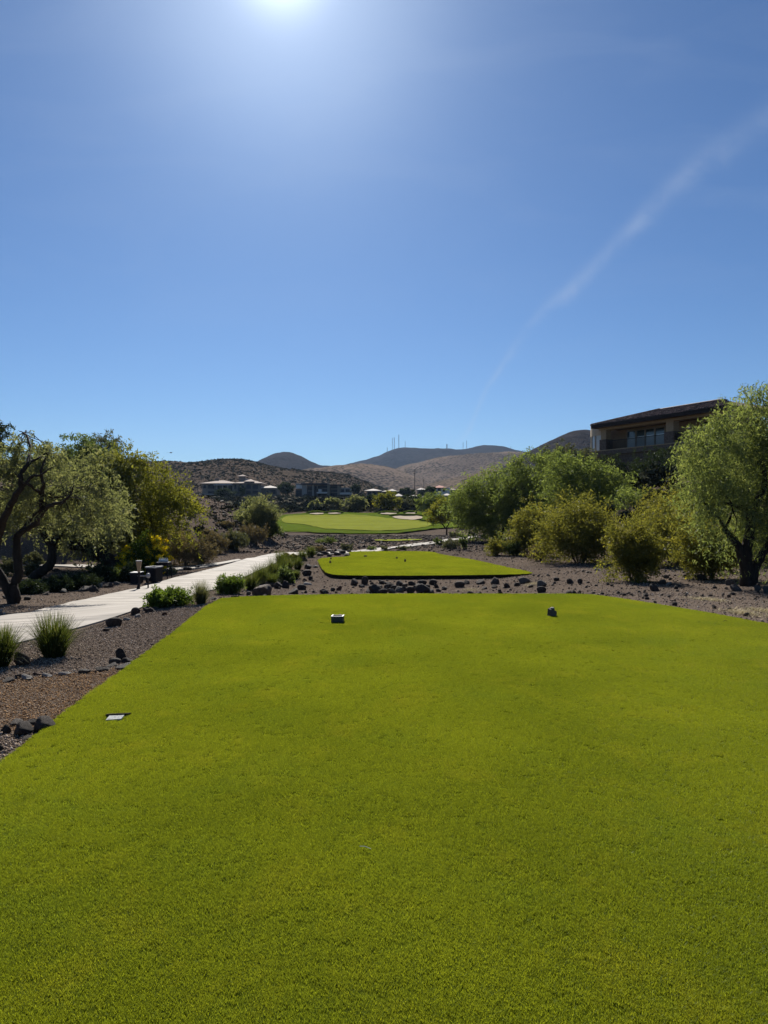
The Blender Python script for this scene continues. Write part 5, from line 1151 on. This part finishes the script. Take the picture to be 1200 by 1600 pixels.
    # small lower roof beyond the bay
    m = MB(); m.add([T(-6.5, 6, 11.0), T(-2.2, 5.0, 11.0), T(-2.2, 9, 11.0), T(-6.5, 9, 11.0), T(-3.6, 7.2, 11.75)], [(0, 1, 4), (1, 2, 4), (2, 3, 4), (3, 0, 4), (3, 2, 1, 0)]); m.build('low_roof', M['tile'], root)
    bx('low_wall', M['stucco_tan'], -5.6, -2.0, 5.6, 9, 5.5, 11.0)
big_house()

# ------------------------------------------------------------------ far houses
def far_house(name, label, D, cat='house'):
    root = empty(name, tuple(W(0, 0, D) * 0 + np.array([0, D, 0])), 0, label, cat); s = D / F
    def X(x): return (x - HX) * s
    def Zf(y): return EYE - (y - HY) * s
    def box(nm, mat, x0, x1, y0, y1, d0, d1, parent=None): return MB().box(X(x0), X(x1), d0, d1, Zf(y1), Zf(y0)).build(nm, mat, parent or root)
    def hip(mat, x0, x1, ye, yr, d0, d1, inset=None, nm='roof'):
        w = X(x1) - X(x0); ins = inset if inset is not None else min(w / 2.05, (d1 - d0) / 2); dm = (d0 + d1) / 2; z0, z1 = Zf(ye), Zf(yr)
        V = [(X(x0), d0, z0), (X(x1), d0, z0), (X(x1), d1, z0), (X(x0), d1, z0), (X(x0) + ins, dm, z1), (X(x1) - ins, dm, z1)]
        V += [(a, b_, z0 - .22) for a, b_, _ in V[:4]]
        return MB().add(V, [(0, 1, 5, 4), (1, 2, 5), (2, 3, 4, 5), (3, 0, 4), (6, 7, 1, 0), (7, 8, 2, 1), (8, 9, 3, 2), (9, 6, 0, 3), (9, 8, 7, 6)]).build(nm, mat, root)
    def win(x0, x1, y0, y1, d=-.06, arch=False, mat=None):
        f = box('window', M['far_wall'] if mat is None else mat, x0 - .35, x1 + .35, y0 - .3, y1 + .3, d - .05, d)
        if arch:
            zs = Zf((y0 + y1) / 2 - .5); cx = (X(x0) + X(x1)) / 2; hw = (X(x1) - X(x0)) / 2; V = []
            for dd in (d - .12, d - .051):
                V += [(X(x0), dd, Zf(y1)), (X(x1), dd, Zf(y1))] + [(cx + hw * math.cos(PI * k / 6), dd, zs + (Zf(y0) - zs) * math.sin(PI * k / 6)) for k in range(7)]
            Fs = [tuple(range(9)), tuple(range(17, 8, -1))] + [(k, (k + 1) % 9, 9 + (k + 1) % 9, 9 + k) for k in range(9)]
            MB().add(V, Fs).build('pane', M['far_glass'], f)
        else: box('pane', M['far_glass'], x0, x1, y0, y1, d - .12, d - .051, f)
        return f
    return root, box, hip, win
root, box, hip, win = far_house('mansion', 'wide two storey mansion with pale hipped tile roofs and small tower', 350)
wl_ = M['far_wall']
box('wall', wl_, 316, 338, 755, 778, 0, 14); box('wall', wl_, 338.05, 365.9, 757, 778, 1.2, 14); box('wall', wl_, 366, 408, 754.5, 778, -1, 14); box('wall', wl_, 408.05, 432, 762, 778, 1, 12)
hip(M['far_roof'], 312, 372, 755.2, 749.8, -1.4, 15); hip(M['far_roof_pale'], 335, 364, 757.6, 752.3, -1.8, 8, nm='porch_roof'); hip(M['far_roof'], 366, 411, 755, 748.8, -2.4, 14.5); hip(M['far_roof'], 382, 398, 752.5, 748.2, -2.6, 8); hip(M['far_roof_pale'], 404.5, 434.5, 762.2, 758, -.6, 13)
box('tower', wl_, 369.5, 380, 743.4, 752, 5, 8.5); hip(M['far_roof'], 367.5, 382, 743.2, 740.6, 4.3, 9.2, nm='tower_roof'); box('chimney', M['far_wall'], 330, 337, 746.5, 750, 7, 9); box('chimney', M['far_roof_pale'], 381, 384, 747.5, 750, 4.5, 6)
box('terrace', M['far_roof_pale'], 313, 341, 772.2, 773.2, -7, -.2)
for x0, x1, y0, y1, a in [(318, 322, 757.5, 763, 1), (325, 335, 757, 763.5, 1), (325, 335, 767, 771.5, 0), (339, 346.5, 759, 771.5, 0), (348.5, 354, 759, 770.5, 0), (357, 362, 759, 771.5, 0)]: win(x0, x1, y0, y1, -.06 if x0 < 338 else 1.14, a)
for x0, x1, y0, y1, a in [(367, 370, 757.5, 764, 1), (372.5, 382.5, 756.8, 771.5, 1), (385, 393, 756.8, 764, 1), (395.3, 404, 757.3, 764, 1), (385, 393, 767, 771.5, 0), (395.3, 404, 767, 771.5, 0)]: win(x0, x1, y0, y1, -1.06, a)
win(415, 420, 767, 773, .94, 1); win(422, 430, 765.5, 771.5, .94)
for x in (338.6, 347.4, 355.4, 364): box('column', M['far_roof_pale'], x - .5, x + .5, 758, 772.5, .2, .6)
for x in (305, 309): box('pergola_post', M['stem'], x - .25, x + .25, 759, 772, 0, .2)
box('pergola_beam', M['stem'], 304, 316, 758, 759, 0, .2)
root, box, hip, win = far_house('modern_house', 'modern flat roofed house with tall dark glass walls and white balconies', 340)
g = M['far_wall_grey']
box('wall', M['far_wall_white'], 463, 472, 758, 763.5, -1, 10); box('wall', M['stucco_brown'], 461.5, 478, 764, 781, .5, 12); box('pier', g, 472.1, 479.5, 758, 781, -1, 0.4); box('wall', M['shadow_room'], 479.6, 531, 758.5, 781, 1.0, 12)
box('pier', g, 488, 490.2, 757.5, 781, -.2, .9); box('pier', M['far_wall'], 512, 515.5, 755.5, 781, -2, .9); box('pier', M['far_wall'], 527.2, 532, 758.5, 781, -1, .9); box('wall', g, 532.1, 548.5, 762, 781, 0, 12)
box('roof_slab', M['roof_dark'], 471, 511.9, 755.3, 757.2, -3, 12); box('roof_slab', M['roof_dark'], 515.6, 537, 757.3, 758.4, -3, 12); box('roof_slab', g, 462, 470.9, 755.5, 757.6, -1, 9); box('roof_slab', M['far_wall'], 503, 511.8, 754.8, 755.25, -1, 6)
box('balcony', M['far_wall_white'], 495.5, 511.8, 769, 771, -2.4, .9); box('balcony', M['far_wall_white'], 531.5, 547.5, 770, 772.6, -2.4, -.1)
for x0, x1, y0, y1, d in [(462.3, 471.5, 766, 777, .4), (480.2, 487.6, 759.5, 766.5, .94), (480.2, 487.6, 767.5, 777, .94), (490.8, 495, 759.5, 777, .94), (496, 511.2, 758.7, 763, .94), (503.5, 511.2, 764, 768.6, .94), (516.3, 526.8, 759.5, 763.5, .94), (516.3, 526.8, 764.5, 769, .94), (516.3, 526.8, 770, 777, .94), (533, 538, 764, 769, -.06), (540, 546.5, 764, 769, -.06), (533, 546, 773.5, 777.5, -.06)]: win(x0, x1, y0, y1, d, mat=g)
box('bright_window', M['far_wall_white'], 497.3, 502.3, 764.2, 768.4, .5, .9)
for x in (536, 539, 542): box('mullion', g, x, x + .35, 773.3, 777.5, -.4, -.2)
root, box, hip, win = far_house('low_villa', 'long low villa with pale thin roofs left of the pole', 370)
box('wall', M['far_wall'], 573, 597, 767, 779, 0, 10); box('wall', M['stucco_brown'], 597.1, 624, 768, 779, 1, 10); hip(M['far_roof_pale'], 569, 597, 766.8, 763.2, -2, 12); hip(M['far_roof_pale'], 595, 627, 768, 764.8, -1.5, 11); hip(M['far_roof_pale'], 606, 620, 767, 764, -2, 9)
for x0, x1 in ((575, 580), (582, 588), (590, 595)): win(x0, x1, 768.5, 774, -.06)
for x0, x1 in ((600, 607), (610, 616), (618, 622)): win(x0, x1, 769.5, 774, .94)
root, box, hip, win = far_house('garage', 'small grey hipped roof building in front of the low villa', 290)
box('wall', M['stucco_brown'], 617.5, 628, 775, 781, 0, 6); hip(M['far_roof_pale'], 615, 630.5, 775, 771, -1, 7); win(619, 626, 776, 779, -.06)
root, box, hip, win = far_house('flat_house', 'long pale flat roof seen over the dark trees', 285)
box('wall', M['stucco_brown'], 636, 660, 777, 785, 0, 8); hip(M['far_roof_pale'], 631.5, 664, 777, 773, -1.5, 9); win(640, 648, 778.5, 782, -.06); win(651, 657, 778.5, 782, -.06)
root, box, hip, win = far_house('white_house', 'white house with a reddish hipped roof right of the pole', 360)
box('wall', M['far_wall_white'], 678, 703, 762, 778, 0, 9); box('wall', M['far_wall'], 653, 666, 765, 778, 1, 9); box('wall', M['far_wall_grey'], 703.1, 712, 765, 778, 2, 9); hip(M['far_roof_red'], 676.5, 698, 762, 757.8, -1.2, 10); hip(M['far_roof_pale'], 650.5, 666.5, 765, 762, 0, 10); hip(M['far_roof'], 701, 714, 765, 762.5, 1.2, 9.5)
win(684, 688.5, 763, 768.5, -.06); win(692, 695, 764, 768, -.06); win(655, 663, 767, 772, .94); win(705, 709, 766.5, 770, 1.94)
root, box, hip, win = far_house('shed', 'low white roofed shed below the white house', 300)
box('wall', M['far_wall_white'], 692, 707, 774, 781, 0, 6); hip(M['far_roof_pale'], 689.5, 709, 774, 770.8, -1, 7); win(696, 703, 775, 778, -.06)

# ------------------------------------------------------------------ masts, pole, bird
def mast(label, x, yb, yt, D, wpx, name='radio_mast', kind='lattice', group='radio masts on the ridge'):
    s = D / F; b = W(x, yb, D); H = (yb - yt) * s; root = empty(name, tuple(b), 0, label, 'mast' if name == 'radio_mast' else 'pole', group); w = wpx * s / 2
    m = MB()
    if kind == 'lattice':
        for a in range(3): m.tube([(math.cos(a * 2.094) * w, math.sin(a * 2.094) * w, -8), (math.cos(a * 2.094) * w * .7, math.sin(a * 2.094) * w * .7, H * .94)], w * .35, 4)
        for k in range(10):
            z0, z1 = H * .94 * k / 10, H * .94 * (k + 1) / 10; a = k % 3; m.tube([(math.cos(a * 2.094) * w, math.sin(a * 2.094) * w, z0), (math.cos((a + 1) * 2.094) * w * .9, math.sin((a + 1) * 2.094) * w * .9, z1)], w * .22, 3)
    else: m.tube([(0, 0, -3), (0, 0, H * .97)], [w, w * .6], 8)
    m.build('tower', M['antenna'] if kind == 'lattice' else M['dark_metal'], root)
    if kind == 'lattice': MB().tube([(0, 0, H * .93), (0, 0, H)], w * .4, 5).build('antenna', M['antenna'], root)
    else:
        for z in (.9, .8): MB().box(-w * 3, w * 3, -w * .5, w * .5, H * z, H * z + w).build('crossarm', M['dark_metal'], root)
for lb, x, yb, yt, w in [('short radio mast at the left shoulder of the ridge', 605, 706, 699, 1.2), ('radio mast left of the tallest pair', 613, 703, 684, 1.0), ('tall radio mast in the middle of the cluster', 616, 702, 683, 1.3), ('tallest radio mast right of the cluster', 623, 700, 679, 1.3), ('lone thin radio mast right of the cluster', 633, 699, 689, .9),
                       ('stubby radio mast on the saddle of the ridge', 698, 701, 694, 2.2), ('left one of two distant thin masts', 723.5, 703, 691, .9), ('right one of two distant thin masts', 729, 702, 688, .9), ('tiny mast near the right end of the ridge', 798, 701, 697, .8)]:
    mast(lb, x, yb, yt, 2880, w)
mast('thin dark pole rising among the far houses', 648, 775, 732, 330, 1.3, 'utility_pole', 'pole', None)
mast('thin dark pole standing by the mansion hill slope', 662, 768, 748, 480, .8, 'utility_pole', 'pole', None)
b = W(267, 707.5, 60); root = empty('bird', tuple(b), R(70), 'small dark bird gliding over the near hill', 'bird'); m = MB()
m.tube([(-.16, 0, 0), (-.08, 0, .01), (.04, 0, .015), (.13, 0, .01), (.17, 0, .0)], [.012, .035, .045, .03, .008], 7); m.add([(.02, .03, .02), (-.05, .03, .02), (-.02, .26, .06), (.03, .24, .06), (-.04, .45, .01)], [(0, 1, 2, 3), (3, 2, 4)]); m.add([(.02, -.03, .02), (.03, -.24, .06), (-.02, -.26, .06), (-.05, -.03, .02), (-.04, -.45, .01)], [(0, 1, 2, 3), (1, 4, 2)])
m.add([(-.14, 0, 0), (-.26, .05, 0), (-.26, -.05, 0)], [(0, 1, 2)]); m.build('body', M['feather'], root)

# ------------------------------------------------------------------ air
t = NT('thin blue haze'); pv = t.n('ShaderNodeVolumePrincipled'); pv.inputs['Color'].default_value = (.48, .68, 1.0, 1); pv.inputs['Density'].default_value = .00005; pv.inputs['Anisotropy'].default_value = .2
t.l(pv.outputs[0], t.out.inputs['Volume'])
o = MB().box(-4200, 4200, -40, 4300, -12, 420).build('haze', t.m); tag(o, 'thin blue air over the far hills', kind='stuff')
